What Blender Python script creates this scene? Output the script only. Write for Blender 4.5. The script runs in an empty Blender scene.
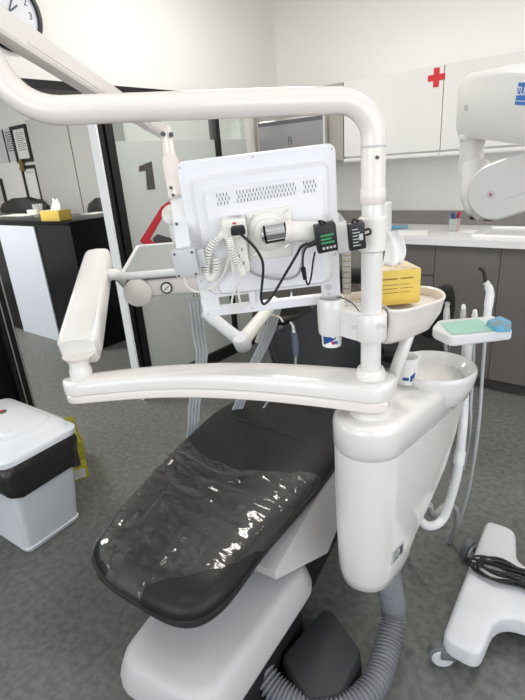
import bpy, bmesh, math, random
from mathutils import Vector, Matrix, Euler
random.seed(7)
SC = bpy.context.scene
COL = SC.collection
R = math.radians

# ------------------------------------------------------------------ helpers
def spline(pts, k=6, closed=False):
    """Catmull-Rom through the points, k samples per span."""
    P = [Vector(p) for p in pts]
    n = len(P)
    out = []
    for i in range(n if closed else n - 1):
        p1, p2 = P[i], P[(i + 1) % n]
        p0 = P[i - 1] if (i > 0 or closed) else p1 * 2 - p2
        p3 = P[(i + 2) % n] if (i + 2 < n or closed) else p2 * 2 - p1
        for j in range(k):
            t = j / k
            out.append(0.5 * ((2 * p1) + (p2 - p0) * t + (2 * p0 - 5 * p1 + 4 * p2 - p3) * t * t + (3 * p1 - p0 - 3 * p2 + p3) * t ** 3))
    if not closed:
        out.append(P[-1].copy())
    return out

def rounded(corners, r, seg=5):
    """2D polygon with rounded corners; r a number or one per corner."""
    n = len(corners)
    out = []
    for i in range(n):
        p = Vector(corners[i]).to_2d(); a = Vector(corners[i - 1]).to_2d(); b = Vector(corners[(i + 1) % n]).to_2d()
        rr = r[i] if isinstance(r, (list, tuple)) else r
        da, db = (a - p), (b - p)
        t = min(rr, da.length * .49, db.length * .49)
        if t < 1e-5:
            out.append(p); continue
        pa, pb = p + da.normalized() * t, p + db.normalized() * t
        for j in range(seg + 1):
            u = j / seg
            out.append(pa * (1 - u) ** 2 + p * 2 * u * (1 - u) + pb * u * u)
    return out

def inset2d(poly, d):
    """offset a counter-clockwise polygon inwards by d"""
    n = len(poly); out = []
    for i in range(n):
        a, p, b = poly[i - 1], poly[i], poly[(i + 1) % n]
        e1 = (p - a); e2 = (b - p)
        if e1.length < 1e-7: e1 = e2
        if e2.length < 1e-7: e2 = e1
        n1 = Vector((-e1.y, e1.x)).normalized(); n2 = Vector((-e2.y, e2.x)).normalized()
        m = (n1 + n2)
        m = m.normalized() / max(.5, m.normalized().dot(n1)) if m.length > 1e-6 else n1
        out.append(p + m * d)
    for _ in range(24):                 # collapse edges that folded over in tight corners
        bad = False
        for i in range(n):
            j = (i + 1) % n
            if (out[j] - out[i]).dot(poly[j] - poly[i]) < -1e-12:
                mid = (out[i] + out[j]) / 2; out[i] = mid.copy(); out[j] = mid.copy(); bad = True
        if not bad: break
    return out

def ccw(poly):
    poly = [Vector(p).to_2d() for p in poly]
    a = sum(poly[i - 1].x * poly[i].y - poly[i].x * poly[i - 1].y for i in range(len(poly)))
    return poly if a > 0 else poly[::-1]

class MB:
    """collects shapes into one mesh; coordinates are world coordinates (or M's local ones)"""
    def __init__(self, M=None):
        self.bm = bmesh.new(); self.M = M
    def _v(self, co):
        co = Vector(co)
        return self.bm.verts.new(self.M @ co if self.M else co)
    def face(self, pts):
        return self.bm.faces.new([self._v(p) for p in pts])
    def loft(self, rings, cap=True, closed=True):
        rv = [[self._v(p) for p in r] for r in rings]
        n = len(rv[0])
        for a, b in zip(rv, rv[1:]):
            for i in range(n if closed else n - 1):
                j = (i + 1) % n
                self.bm.faces.new((a[i], a[j], b[j], b[i]))
        if cap:
            caps = [self.bm.faces.new(rv[0][::-1]), self.bm.faces.new(rv[-1])]
            for f in caps: f.normal_update()
            if n > 4: bmesh.ops.triangulate(self.bm, faces=caps, ngon_method='EAR_CLIP')
        return self
    def grid(self, rows):
        return self.loft(rows, cap=False, closed=False)
    def prism(self, outline, z0, z1, bev=0.0, seg=3, bottom_bev=0.0):
        o = ccw(outline)
        rings = []
        if bottom_bev > 0:
            for j in range(seg + 1):
                a = j / seg * math.pi / 2
                q = inset2d(o, bottom_bev * (1 - math.sin(a))) if j < seg else o
                rings.append([(p.x, p.y, z0 + bottom_bev * (1 - math.cos(a))) for p in q])
        else:
            rings.append([(p.x, p.y, z0) for p in o])
        if bev > 0:
            for j in range(seg + 1):
                a = j / seg * math.pi / 2
                q = inset2d(o, bev * (1 - math.cos(a))) if j else o
                rings.append([(p.x, p.y, z1 - bev * (1 - math.sin(a))) for p in q])
        else:
            rings.append([(p.x, p.y, z1) for p in o])
        return self.loft(rings)
    def box(self, c, s, rz=0, bev=0, seg=2, rot=None):
        m = Matrix.Translation(Vector(c)) @ ((rot if rot is not None else Matrix.Rotation(rz, 3, 'Z')).to_4x4())
        t = bmesh.new()
        bmesh.ops.create_cube(t, size=1)
        for v in t.verts: v.co = Vector((v.co.x * s[0], v.co.y * s[1], v.co.z * s[2]))
        if bev > 0:
            bmesh.ops.bevel(t, geom=t.edges[:], offset=bev, segments=seg, profile=.5, affect='EDGES')
        vm = {v: self._v(m @ v.co) for v in t.verts}
        for f in t.faces: self.bm.faces.new([vm[v] for v in f.verts])
        t.free()
        return self
    def bx(self, x0, x1, y0, y1, z0, z1, bev=0):
        return self.box(((x0 + x1) / 2, (y0 + y1) / 2, (z0 + z1) / 2), (abs(x1 - x0), abs(y1 - y0), abs(z1 - z0)), bev=bev)
    def tube(self, pts, r, n=12, cap=True, section=None, up=None, closed=False):
        P = [Vector(p) for p in pts]
        m = len(P)
        rs = r if isinstance(r, (list, tuple)) else [r] * m
        T = []
        for i in range(m):
            a = P[i - 1] if (i > 0 or closed) else P[i]
            b = P[(i + 1) % m] if (i < m - 1 or closed) else P[i]
            T.append((b - a).normalized())
        u = Vector(up) if up else (Vector((0, 0, 1)) if abs(T[0].z) < .9 else Vector((1, 0, 0)))
        rings = []
        for i in range(m):
            u = (Vector(up) if up else u)
            u = (u - T[i] * u.dot(T[i])).normalized()
            w = T[i].cross(u)
            if section:
                rings.append([P[i] + (w * s[0] + u * s[1]) * rs[i] for s in section])
            else:
                rings.append([P[i] + (w * math.cos(2 * math.pi * k / n) + u * math.sin(2 * math.pi * k / n)) * rs[i] for k in range(n)])
        if closed:
            rings.append(rings[0]); cap = False
        return self.loft(rings, cap=cap)
    def cyl(self, a, b, r, n=20, bev=0, r2=None):
        a, b = Vector(a), Vector(b); r2 = r if r2 is None else r2
        if bev:
            d = (b - a).normalized()
            return self.tube([a, a + d * bev, b - d * bev, b], [r - bev, r, r2, r2 - bev], n)
        return self.tube([a, b], [r, r2], n)
    def lathe(self, prof, loc=(0, 0, 0), axis=(0, 0, 1), n=32, cap=True):
        q = Vector((0, 0, 1)).rotation_difference(Vector(axis).normalized()).to_matrix()
        loc = Vector(loc)
        rings = [[loc + q @ Vector((r * math.cos(2 * math.pi * k / n), r * math.sin(2 * math.pi * k / n), z)) for k in range(n)] for r, z in prof]
        return self.loft(rings, cap=cap)

def link(o, parent=None):
    COL.objects.link(o)
    if parent is not None:
        o.parent = parent
    return o

WM = {}
def wm(o):
    return WM.get(o.name, Matrix.Identity(4))

def obj(name, mb, mat, parent=None, angle=38, label=None, recalc=True):
    """ONE mesh object; its vertices are moved into the parent's local space"""
    bm = mb.bm
    bmesh.ops.remove_doubles(bm, verts=bm.verts[:], dist=1e-6)
    if recalc: bmesh.ops.recalc_face_normals(bm, faces=bm.faces[:])
    me = bpy.data.meshes.new(name)
    if parent is not None:
        bm.transform(wm(parent).inverted())
    bm.to_mesh(me); bm.free()
    me.materials.append(mat)
    me.polygons.foreach_set('use_smooth', [True] * len(me.polygons))
    me.set_sharp_from_angle(angle=R(angle))
    o = bpy.data.objects.new(name, me)
    link(o, parent)
    if parent is not None: WM[o.name] = wm(parent)
    if label: o['label'] = label
    return o

def tag(o, label, cat, group=None, kind=None):
    o['label'] = label; o['category'] = cat
    if group: o['group'] = group
    if kind: o['kind'] = kind
    return o

def thing(name, label, cat, loc, rz=0, group=None, mat=None):
    o = bpy.data.objects.new(name, None); o.empty_display_size = .05
    COL.objects.link(o)
    m = mat if mat is not None else Matrix.Translation(Vector(loc)) @ Matrix.Rotation(rz, 4, 'Z')
    o.matrix_world = m; WM[o.name] = m
    return tag(o, label, cat, group)

def struct(name, mb, mat, parent=None):
    o = obj(name, mb, mat, parent)
    o['kind'] = 'structure'
    return o

def text_mb(mb, s, M, size, depth=.0006):
    """lettering as a thin solid, centred, in the xy plane of M"""
    cu = bpy.data.curves.new('t', 'FONT'); cu.body = s; cu.size = size
    cu.align_x = 'CENTER'; cu.align_y = 'CENTER'; cu.extrude = depth; cu.resolution_u = 3
    o = bpy.data.objects.new('t', cu); COL.objects.link(o)
    dg = bpy.context.evaluated_depsgraph_get(); dg.update()
    me = bpy.data.meshes.new_from_object(o.evaluated_get(dg))
    me.transform(M if mb.M is None else mb.M @ M)
    mb.bm.from_mesh(me)
    bpy.data.objects.remove(o); bpy.data.curves.remove(cu); bpy.data.meshes.remove(me)
    return mb

def frame_of(o, x, y):
    """4x4 from an origin and two directions (x to the right, y up)"""
    x = Vector(x).normalized(); y = Vector(y); y = (y - x * y.dot(x)).normalized(); z = x.cross(y)
    m = Matrix((x, y, z)).transposed().to_4x4(); m.translation = Vector(o)
    return m

# ------------------------------------------------------------------ materials
def mat(name, color, rough=.5, metal=0, spec=.5, coat=0, noise=None, bump=None, trans=0, ior=1.45):
    m = bpy.data.materials.new(name); m.use_nodes = True
    nt = m.node_tree; b = nt.nodes['Principled BSDF']
    b.inputs['Base Color'].default_value = (*color, 1)
    b.inputs['Roughness'].default_value = rough
    b.inputs['Metallic'].default_value = metal
    b.inputs['Specular IOR Level'].default_value = spec
    b.inputs['Coat Weight'].default_value = coat
    b.inputs['Coat Roughness'].default_value = .06
    b.inputs['Transmission Weight'].default_value = trans
    b.inputs['IOR'].default_value = ior
    if noise or bump:
        tc = nt.nodes.new('ShaderNodeTexCoord')
    if noise:
        sc, col2, lo, hi = noise
        n = nt.nodes.new('ShaderNodeTexNoise'); n.inputs['Scale'].default_value = sc; n.inputs['Detail'].default_value = 6
        r = nt.nodes.new('ShaderNodeValToRGB')
        r.color_ramp.elements[0].position = lo; r.color_ramp.elements[1].position = hi
        r.color_ramp.elements[0].color = (*color, 1); r.color_ramp.elements[1].color = (*col2, 1)
        nt.links.new(tc.outputs['Object'], n.inputs['Vector']); nt.links.new(n.outputs['Fac'], r.inputs['Fac'])
        nt.links.new(r.outputs['Color'], b.inputs['Base Color'])
    if bump:
        sc, st = bump
        n = nt.nodes.new('ShaderNodeTexNoise'); n.inputs['Scale'].default_value = sc; n.inputs['Detail'].default_value = 4
        bp = nt.nodes.new('ShaderNodeBump'); bp.inputs['Strength'].default_value = st; bp.inputs['Distance'].default_value = .01
        nt.links.new(tc.outputs['Object'], n.inputs['Vector']); nt.links.new(n.outputs['Fac'], bp.inputs['Height'])
        nt.links.new(bp.outputs['Normal'], b.inputs['Normal'])
    return m

def thin_mat(name, color, opacity, gloss_rough=.05, tint=(1, 1, 1), gloss=1.0, bump=None, base=.045):
    """thin clear or frosted sheet: transparent + some diffuse + fresnel gloss"""
    m = bpy.data.materials.new(name); m.use_nodes = True
    nt = m.node_tree; nt.nodes.clear()
    out = nt.nodes.new('ShaderNodeOutputMaterial')
    tr = nt.nodes.new('ShaderNodeBsdfTransparent'); tr.inputs['Color'].default_value = (*tint, 1)
    df = nt.nodes.new('ShaderNodeBsdfDiffuse'); df.inputs['Color'].default_value = (*color, 1)
    gl = nt.nodes.new('ShaderNodeBsdfGlossy'); gl.inputs['Roughness'].default_value = gloss_rough
    gl.inputs['Color'].default_value = (gloss, gloss, gloss, 1)
    m1 = nt.nodes.new('ShaderNodeMixShader'); m1.inputs[0].default_value = opacity
    m2 = nt.nodes.new('ShaderNodeMixShader')
    lw = nt.nodes.new('ShaderNodeLayerWeight'); lw.inputs['Blend'].default_value = .5
    pw = nt.nodes.new('ShaderNodeMath'); pw.operation = 'POWER'; pw.inputs[1].default_value = 4
    fr = nt.nodes.new('ShaderNodeMath'); fr.operation = 'MULTIPLY_ADD'; fr.inputs[1].default_value = .85; fr.inputs[2].default_value = base
    nt.links.new(lw.outputs['Facing'], pw.inputs[0]); nt.links.new(pw.outputs[0], fr.inputs[0])
    nt.links.new(tr.outputs[0], m1.inputs[1]); nt.links.new(df.outputs[0], m1.inputs[2])
    nt.links.new(m1.outputs[0], m2.inputs[1]); nt.links.new(gl.outputs[0], m2.inputs[2])
    nt.links.new(fr.outputs[0], m2.inputs[0]); nt.links.new(m2.outputs[0], out.inputs['Surface'])
    if bump:
        tc = nt.nodes.new('ShaderNodeTexCoord')
        n = nt.nodes.new('ShaderNodeTexNoise'); n.inputs['Scale'].default_value = bump[0]; n.inputs['Detail'].default_value = 3
        mp = nt.nodes.new('ShaderNodeMapping'); mp.inputs['Scale'].default_value = bump[2]
        bp = nt.nodes.new('ShaderNodeBump'); bp.inputs['Strength'].default_value = bump[1]; bp.inputs['Distance'].default_value = .02
        nt.links.new(tc.outputs['Object'], mp.inputs['Vector']); nt.links.new(mp.outputs[0], n.inputs['Vector'])
        nt.links.new(n.outputs['Fac'], bp.inputs['Height'])
        for q in (gl, lw): nt.links.new(bp.outputs['Normal'], q.inputs['Normal'])
    return m

M_wall = mat('wall paint', (.82, .80, .77), .7)
M_ceil = mat('ceiling paint', (.82, .81, .79), .8)
M_floor = mat('speckled vinyl', (.112, .117, .110), .5, noise=(38, (.168, .174, .166), .38, .64), bump=(90, .05))
M_white = mat('white enamel', (.77, .748, .722), .16, coat=.5)
M_cream = mat('warm white enamel', (.79, .73, .69), .2, coat=.4)
M_mon = mat('monitor shell plastic', (.81, .80, .825), .38)
M_abs = mat('white moulded plastic', (.78, .78, .79), .3)
M_ivory = mat('ivory plastic', (.80, .775, .72), .35)
M_matwhite = mat('matt white cover', (.54, .53, .54), .45)
M_greyp = mat('pale grey plastic', (.55, .55, .55), .4)
M_dark = mat('charcoal plastic', (.03, .031, .034), .5, bump=(300, .08))
M_body = mat('dark grey column', (.018, .018, .019), .5)
M_black = mat('black gloss', (.005, .005, .006), .22, spec=.25)
M_frame = mat('black frame', (.008, .008, .009), .35)
M_leather = mat('black upholstery', (.012, .012, .0125), .42, spec=.4, bump=(90, .12))
M_leather2 = mat('blue black upholstery', (.007, .009, .014), .55, spec=.22, bump=(60, .12))
M_olive = mat('dark olive upholstery', (.020, .021, .019), .5)
M_pipe = mat('black piping', (.008, .008, .008), .45)
M_rubber = mat('black cable rubber', (.012, .012, .012), .45)
M_greyc = mat('grey cable', (.36, .36, .37), .45)
M_hose = mat('grey corrugated hose', (.21, .215, .235), .38)
M_tubing = mat('pale grey tubing', (.44, .46, .48), .35)
M_cab = mat('taupe laminate', (.150, .138, .130), .42)
M_kick = mat('dark taupe plinth', (.075, .07, .067), .5)
M_wcab = mat('pale grey laminate', (.66, .65, .63), .28)
M_splash = mat('taupe backsplash', (.22, .205, .195), .45)
M_niche = mat('warm taupe panel', (.34, .32, .285), .5)
M_tallcab = mat('grey cupboard laminate', (.50, .49, .47), .5)
M_top = mat('white worktop', (.78, .785, .80), .2)
M_steel = mat('steel', (.6, .6, .62), .25, metal=1)
M_chrome = mat('chrome', (.8, .8, .8), .1, metal=1)
M_alu = mat('aluminium', (.62, .62, .62), .35, metal=.8)
M_screen = mat('grey screen', (.24, .235, .24), .35)
M_red = mat('red', (.52, .012, .02), .45)
M_redlogo = mat('red decal', (.50, .03, .045), .5)
M_decal = mat('grey decal', (.07, .063, .066), .55)
M_paleglass = mat('pale decal', (.50, .51, .52), .5)
M_blue = mat('blue sign', (.03, .16, .52), .4)
M_navy = mat('blue print', (.015, .07, .26), .4)
M_sky = mat('light blue packet', (.12, .42, .66), .35, noise=(40, (.22, .30, .30), .5, .62))
M_green = mat('pale green sheet', (.42, .70, .58), .7)
M_yellow = mat('yellow carton', (.72, .52, .10), .55)
M_yellow2 = mat('yellow safety carton', (.62, .58, .05), .55, noise=(18, (.42, .52, .08), .45, .6))
M_pastel = mat('printed carton top', (.74, .62, .42), .55, noise=(55, (.55, .30, .22), .55, .66))
M_tissue = mat('tissue', (.84, .84, .85), .9)
M_paper = mat('paper', (.80, .80, .78), .8)
M_sheet = mat('grey paper', (.62, .62, .62), .8)
M_print = mat('printed ink', (.10, .10, .11), .6)
M_brown = mat('brown ink', (.25, .16, .04), .6)
M_liner = mat('black bin bag', (.028, .026, .026), .28, bump=(28, .7))
M_bin = mat('white bin plastic', (.70, .72, .76), .4)
M_desk = mat('white desk panel', (.62, .65, .72), .3)
M_clock = mat('clock face', (.74, .74, .80), .5)
M_lens = mat('grey lens', (.20, .20, .21), .2)
M_mat = mat('grey tray mat', (.30, .32, .315), .5)
M_rimc = mat('warm plastic', (.74, .70, .66), .35)
M_adapter = mat('black adapter', (.015, .016, .017), .45)
M_greenp = mat('green print', (.05, .30, .12), .5)
M_tape = thin_mat('clear packing tape', (.75, .76, .74), .45, .15)
M_glass = thin_mat('clear glass', (.8, .85, .82), .06, .02, tint=(.94, .97, .95))
M_frost = thin_mat('frosted film', (.55, .585, .56), .85, .25)
M_film = thin_mat('clear plastic film', (.62, .62, .62), .006, .07, gloss=1.0, bump=(9, .25, (1.0, 3.0, 1.0)), base=.055)
M_clear = thin_mat('clear plastic', (.8, .82, .78), .28, .06)
M_cup = mat('paper cup', (.80, .80, .78), .5)
M_scope = mat('microscope arm enamel', (.70, .685, .67), .3)
M_cart = mat('cart cover plastic', (.67, .68, .71), .38)
M_castor = mat('grey castor tyre', (.16, .165, .17), .5)
M_smudge = mat('faint red print', (.55, .47, .47), .5)
M_ybag = thin_mat('yellow film', (.70, .64, .10), .55, .2, tint=(.9, .85, .3))
M_glue = mat('blue grey grip', (.10, .12, .19), .3)

def emit(name, col, st):
    m = bpy.data.materials.new(name); m.use_nodes = True
    b = m.node_tree.nodes['Principled BSDF']
    b.inputs['Emission Color'].default_value = (*col, 1); b.inputs['Emission Strength'].default_value = st
    return m
M_led = emit('fill light diffuser', (1, .97, .92), 3.0)  # glowing face of the added ceiling fill panels

# ------------------------------------------------------------------ the room
WY, PX, CH = 3.73, -2.62, 2.85
BX = -2.70         # back wall, partition plane, ceiling height
struct('floor', MB().bx(-8.1, 1.7, -2.6, WY + .1, -.08, 0), M_floor)
struct('ceiling', MB().bx(-8.1, 1.7, -2.6, WY + .1, CH, CH + .08), M_ceil)
struct('wall_back', MB().bx(-8.1, 1.7, WY, WY + .1, 0, CH), M_wall)
struct('wall_left', MB().bx(-8.1, -8.0, -2.6, WY, 0, CH), M_wall)
w = MB()                                # right wall with a wide window opening
w.bx(1.6, 1.7, -2.6, WY, 0, .85); w.bx(1.6, 1.7, -2.6, WY, 2.45, CH)
w.bx(1.6, 1.7, -2.6, -1.6, .85, 2.45); w.bx(1.6, 1.7, 1.6, WY, .85, 2.45)
struct('wall_right', w, M_wall)
w = MB()                                # wall behind the camera, two window openings
w.bx(-8.1, 1.6, -2.6, -2.5, 0, .85); w.bx(-8.1, 1.6, -2.6, -2.5, 2.45, CH)
for a, b in ((-8.1, -6.6), (-4.4, -2.2), (.9, 1.6)): w.bx(a, b, -2.6, -2.5, .85, 2.45)
struct('wall_front', w, M_wall)
def win(name, x0, x1, y0, y1):
    f = MB(); t = .05
    if x1 - x0 < .2:
        f.bx(x0, x1, y0, y0 + t, .85, 2.45); f.bx(x0, x1, y1 - t, y1, .85, 2.45)
        f.bx(x0, x1, (y0 + y1) / 2 - t / 2, (y0 + y1) / 2 + t / 2, .85, 2.45)
    else:
        f.bx(x0, x0 + t, y0, y1, .85, 2.45); f.bx(x1 - t, x1, y0, y1, .85, 2.45)
        f.bx((x0 + x1) / 2 - t / 2, (x0 + x1) / 2 + t / 2, y0, y1, .85, 2.45)
    f.bx(x0, x1, y0, y1, .85, .9); f.bx(x0, x1, y0, y1, 2.4, 2.45)
    struct(name, f, M_abs)
win('window_1', 1.62, 1.68, -1.6, 1.6)
win('window_2', -2.2, .9, -2.58, -2.52)
win('window_3', -6.6, -4.4, -2.58, -2.52)
# partition between surgery and reception: bulkhead, rails, stiles and glass
struct('wall_partition', MB().bx(BX - .1, BX, -2.5, 3.2, 1.972, CH).bx(BX - .1, BX, 3.2, WY, 0, CH).bx(BX - .1, BX, -2.5, -.9, 0, 1.972), M_wall)
struct('trim_1', MB().bx(PX - .18, PX, -.9, 3.2, 1.93, 1.972), M_frame)
struct('trim_2', MB().bx(PX - .07, PX - .0, 1.90, 3.2, 0, .095), M_frame)
struct('trim_3', MB().bx(PX - .07, PX, 1.835, 1.872, 0, 1.93).bx(PX - .05, PX - .015, 1.872, 1.882, 0, 1.93).bx(PX - .07, PX + .012, 1.882, 1.935, 0, 1.93), M_frame)
struct('trim_4', MB().bx(PX - .07, PX + .004, 1.822, 1.835, 0, 1.93), M_abs)
struct('trim_5', MB().bx(PX - .07, PX, 2.835, 2.875, .095, 1.93), M_frame)
struct('window_4', MB().bx(PX - .04, PX - .03, 1.935, 2.835, .095, 1.93), M_glass)
struct('window_5', MB().bx(PX - .04, PX - .03, 2.875, 3.2, .095, 1.93), M_glass)
struct('trim_6', MB().bx(PX - .028, PX - .026, 1.935, 2.835, .095, 1.675).bx(PX - .028, PX - .026, 2.875, 3.2, .095, 1.675), M_frost)
# sliding door leaf parked at the near side of the opening
d_ = struct('door_1', MB().bx(PX - .07, PX - .0, 1.03, 1.10, 0, 1.93).bx(PX - .07, PX, -.9, -.84, 0, 1.93).bx(PX - .07, PX, -.84, 1.03, 0, .12), M_frame)
struct('door_panel', MB().bx(PX - .045, PX - .03, -.84, 1.03, .12, .95), M_black, d_)
struct('door_glass', MB().bx(PX - .045, PX - .035, -.84, 1.03, .95, 1.93), M_glass, d_)
struct('door_track', MB().bx(PX - .002, PX + .004, 1.055, 1.060, 0, 1.93).bx(PX - .002, PX + .004, 1.090, 1.096, 0, 1.93), M_alu, d_)
struct('baseboard_back', MB().bx(-8, -2.75, WY - .012, WY, 0, .08), M_wall)

# decals on the glass: the room number and the practice's red sign
XD = PX - .024
def dec(pts, x=XD): # prism in the partition plane from (y, z) points
    m = MB(); o = ccw([(p[1], p[2]) for p in pts])
    m.loft([[(x, p.x, p.y) for p in o], [(x + .002, p.x, p.y) for p in o]])
    return m
tag(obj('number_sign', dec([(-2.644, 2.170, 1.542), (-2.644, 2.220, 1.553), (-2.644, 2.219, 1.381), (-2.644, 2.151, 1.382), (-2.644, 2.161, 1.501), (-2.644, 2.108, 1.496), (-2.644, 2.111, 1.526)]), M_decal), 'grey number 1 stuck on the frosted glass screen', 'sign')
sg = thing('glass_sign', 'angular red and grey sign stuck low on the frosted glass screen', 'decal', (XD, 2.2, 1.2))
obj('red_band', dec([(-2.644, 2.333, 1.300), (-2.644, 2.246, 1.264), (-2.644, 2.029, 1.072), (-2.644, 2.092, 1.008), (-2.644, 2.329, 0.967), (-2.644, 2.336, 1.008), (-2.644, 2.135, 1.048), (-2.644, 2.113, 1.071), (-2.644, 2.273, 1.221), (-2.644, 2.341, 1.240)]), M_redlogo, sg)
obj('pale_shape', dec([(-2.644, 2.332, 1.241), (-2.644, 2.281, 1.214), (-2.644, 2.148, 1.073), (-2.644, 2.340, 1.029)]), M_paleglass, sg)
obj('dark_bar', dec([(-2.644, 2.130, 1.069), (-2.644, 2.179, 1.095), (-2.644, 2.340, 1.029), (-2.644, 2.334, 0.995), (-2.644, 2.158, 1.031)], XD + .0025), M_decal, sg)

# ------------------------------------------------------------------ reception side
def t_clock():
    c = Vector((BX, (-2.700, 1.489, 2.270)[1], (-2.700, 1.489, 2.270)[2])); rr = .155
    t = thing('wall_clock', 'round black rimmed clock high on the wall', 'clock', c)
    obj('rim', MB().lathe([(rr, 0), (rr + .016, .004), (rr + .018, .02), (rr + .010, .03), (rr - .004, .03), (rr - .006, .012), (rr - .006, .0)], c, (1, 0, 0), 48, cap=False), M_frame, t)
    obj('face', MB().cyl(c + Vector((.001, 0, 0)), c + Vector((.012, 0, 0)), rr, 48), M_clock, t)
    for h in range(1, 13):
        n = MB()
        a = R(90 - 30 * h)
        text_mb(n, str(h), frame_of(c + Vector((.0135, math.cos(a) * .115, math.sin(a) * .115)), (0, 1, 0), (0, 0, 1)), .045, .0005)
        obj('numeral', n, M_print, t)
    for a, l, wd in ((35, .075, .008), (62, .10, .006)):
        a = R(a); e = Vector((0, math.cos(a), math.sin(a)))
        obj('hand', MB().box(c + Vector((.017, 0, 0)) + e * (l / 2 - .01), (.002, wd, l), rot=Matrix((Vector((1, 0, 0)), e.cross(Vector((1, 0, 0))), e)).transposed()), M_print, t)
t_clock()

DY = 2.24
t = thing('reception_desk', 'black reception desk with a big white front panel', 'desk', (-4.6, 2.6, 0))
obj('carcass', MB().bx(-6.8, -3.81, DY, 2.75, 0, 1.12), M_black, t)
obj('desk_top', MB().bx(-6.82, -3.79, DY - .02, 2.77, 1.12, 1.15, bev=.004), M_black, t)
obj('front_panel', MB().bx(-5.10, -4.385, DY - .014, DY - .001, .0, 1.10), M_desk, t, label='white front panel')

def tissue_box(x, y, z, rz, label, sx, sy, sz, small=False):
    t = thing('tissue_box', label, 'tissue box', (x, y, z), rz)
    M = Matrix.Translation((x, y, z)) @ Matrix.Rotation(rz, 4, 'Z')
    obj('carton', MB(M).box((0, 0, sz / 2), (sx, sy, sz), bev=.002), M_yellow, t)
    obj('top_print', MB(M).prism([(-sx * .48, -sy * .48), (sx * .48, -sy * .48), (sx * .48, sy * .48), (-sx * .48, sy * .48)], sz + .0002, sz + .0012), M_pastel, t)
    mb = MB(M); rows = []
    nn = 9
    for k in range(8):
        u = k / 7; zz = sz + u * (.080 if not small else .09)
        wd = sx * (.24 + .03 * math.sin(u * 5)) * (1 - .2 * u)
        rows.append([((-1 + 2 * i / nn) * wd + .012 * math.sin(u * 3), .010 * math.sin(i * 1.0 + u * 2) * (1 - .3 * u) + .004 + .02 * u, zz + .008 * math.sin(i * .9) * u) for i in range(nn + 1)])
    mb.grid(rows)
    o = obj('tissue', mb, M_tissue, t, angle=180)
    s = o.modifiers.new('thick', 'SOLIDIFY'); s.thickness = .0015
    return t, M

tissue_box((-4.099, 2.303, 1.152)[0], (-4.099, 2.303, 1.152)[1], 1.151, .15, 'yellow tissue box on the black reception desk', .24, .13, .085, True)
p = (-5.313, 2.583, 1.152)
tag(obj('document', MB().box((p[0], p[1], 1.1525), (.5, .22, .002), .1), M_paper), 'white papers lying at the left end of the reception desk', 'paper')
p = (-4.251, 2.799, 1.152)
tag(obj('document', MB().box((p[0], p[1], 1.1525), (.22, .2, .002), .1), M_paper), 'white paper on the desk beside the partition post', 'paper')
p = (-4.988, 2.685, 1.152)
t = thing('desk_clutter', 'small grey and clear items heaped beside the tissue box', 'stationery', (p[0] - .1, p[1], 1.151))
obj('holder', MB().lathe([(.045, 0), (.05, .1), (.046, .1), (.042, .01)], (p[0] - .12, p[1], 1.151), n=20), M_clear, t)
obj('pad', MB().box((p[0] - .22, p[1] + .02, 1.175), (.14, .10, .045), .4, bev=.006), M_greyp, t)
obj('dark_block', MB().box((p[0] - .2, p[1] + .1, 1.19), (.16, .06, .075), .2, bev=.006), M_dark, t)
def office_chair(name_label, x, y, rz, top, wd=.46):
    t = thing('office_chair', name_label, 'chair', (x, y, 0), rz)
    M = Matrix.Translation((x, y, 0)) @ Matrix.Rotation(rz, 4, 'Z')
    rings = []
    for k in range(9):
        u = k / 8; z = top - .5 + .5 * u
        hw = wd / 2 * (1 - .5 * max(0, u - .72) ** 2 / .0784 * .5) * (.85 + .15 * min(1, u * 4))
        hw *= math.sqrt(max(.02, 1 - max(0, (u - .8) / .2) ** 2 * .75))
        rings.append([(hw * math.cos(a), .035 * math.sin(a) + .05 * (math.cos(a) ** 2) + .03 * u, z) for a in [2 * math.pi * i / 20 for i in range(20)]])
    obj('backrest', MB(M).loft(rings), M_olive, t)
    obj('seat', MB(M).prism(rounded([(-.24, -.42), (.24, -.42), (.24, .0), (-.24, .0)], .08), .50, .58, bev=.03, bottom_bev=.02), M_leather, t)
    obj('column', MB(M).cyl((0, -.2, .08), (0, -.2, .5), .03).tube([(0, -.05, .52), (0, .06, .56), (0, .07, .8)], .02), M_frame, t)
    b = MB(M)
    for k in range(5):
        a = R(72 * k + 20)
        b.tube([(0, -.2, .11), (.22 * math.cos(a), -.2 + .22 * math.sin(a), .07)], [.028, .018], 8)
    obj('base', b, M_frame, t)
    for k in range(5):
        a = R(72 * k + 20); q = Vector((.22 * math.cos(a), -.2 + .22 * math.sin(a), .03))
        obj('castor', MB(M).cyl(q + Vector((0, -.012, 0)), q + Vector((0, .012, 0)), .03, 14), M_frame, t)
    return t
p = (-4.830, 3.240, 1.256); office_chair('black padded chair behind the desk beside the partition post', p[0], p[1], .25, p[2] + .0, .50)
p = (-6.607, 3.240, 1.279); office_chair('black padded chair behind the far left end of the desk', p[0] - .0, p[1], .5, p[2] + .0, .72)

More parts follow.
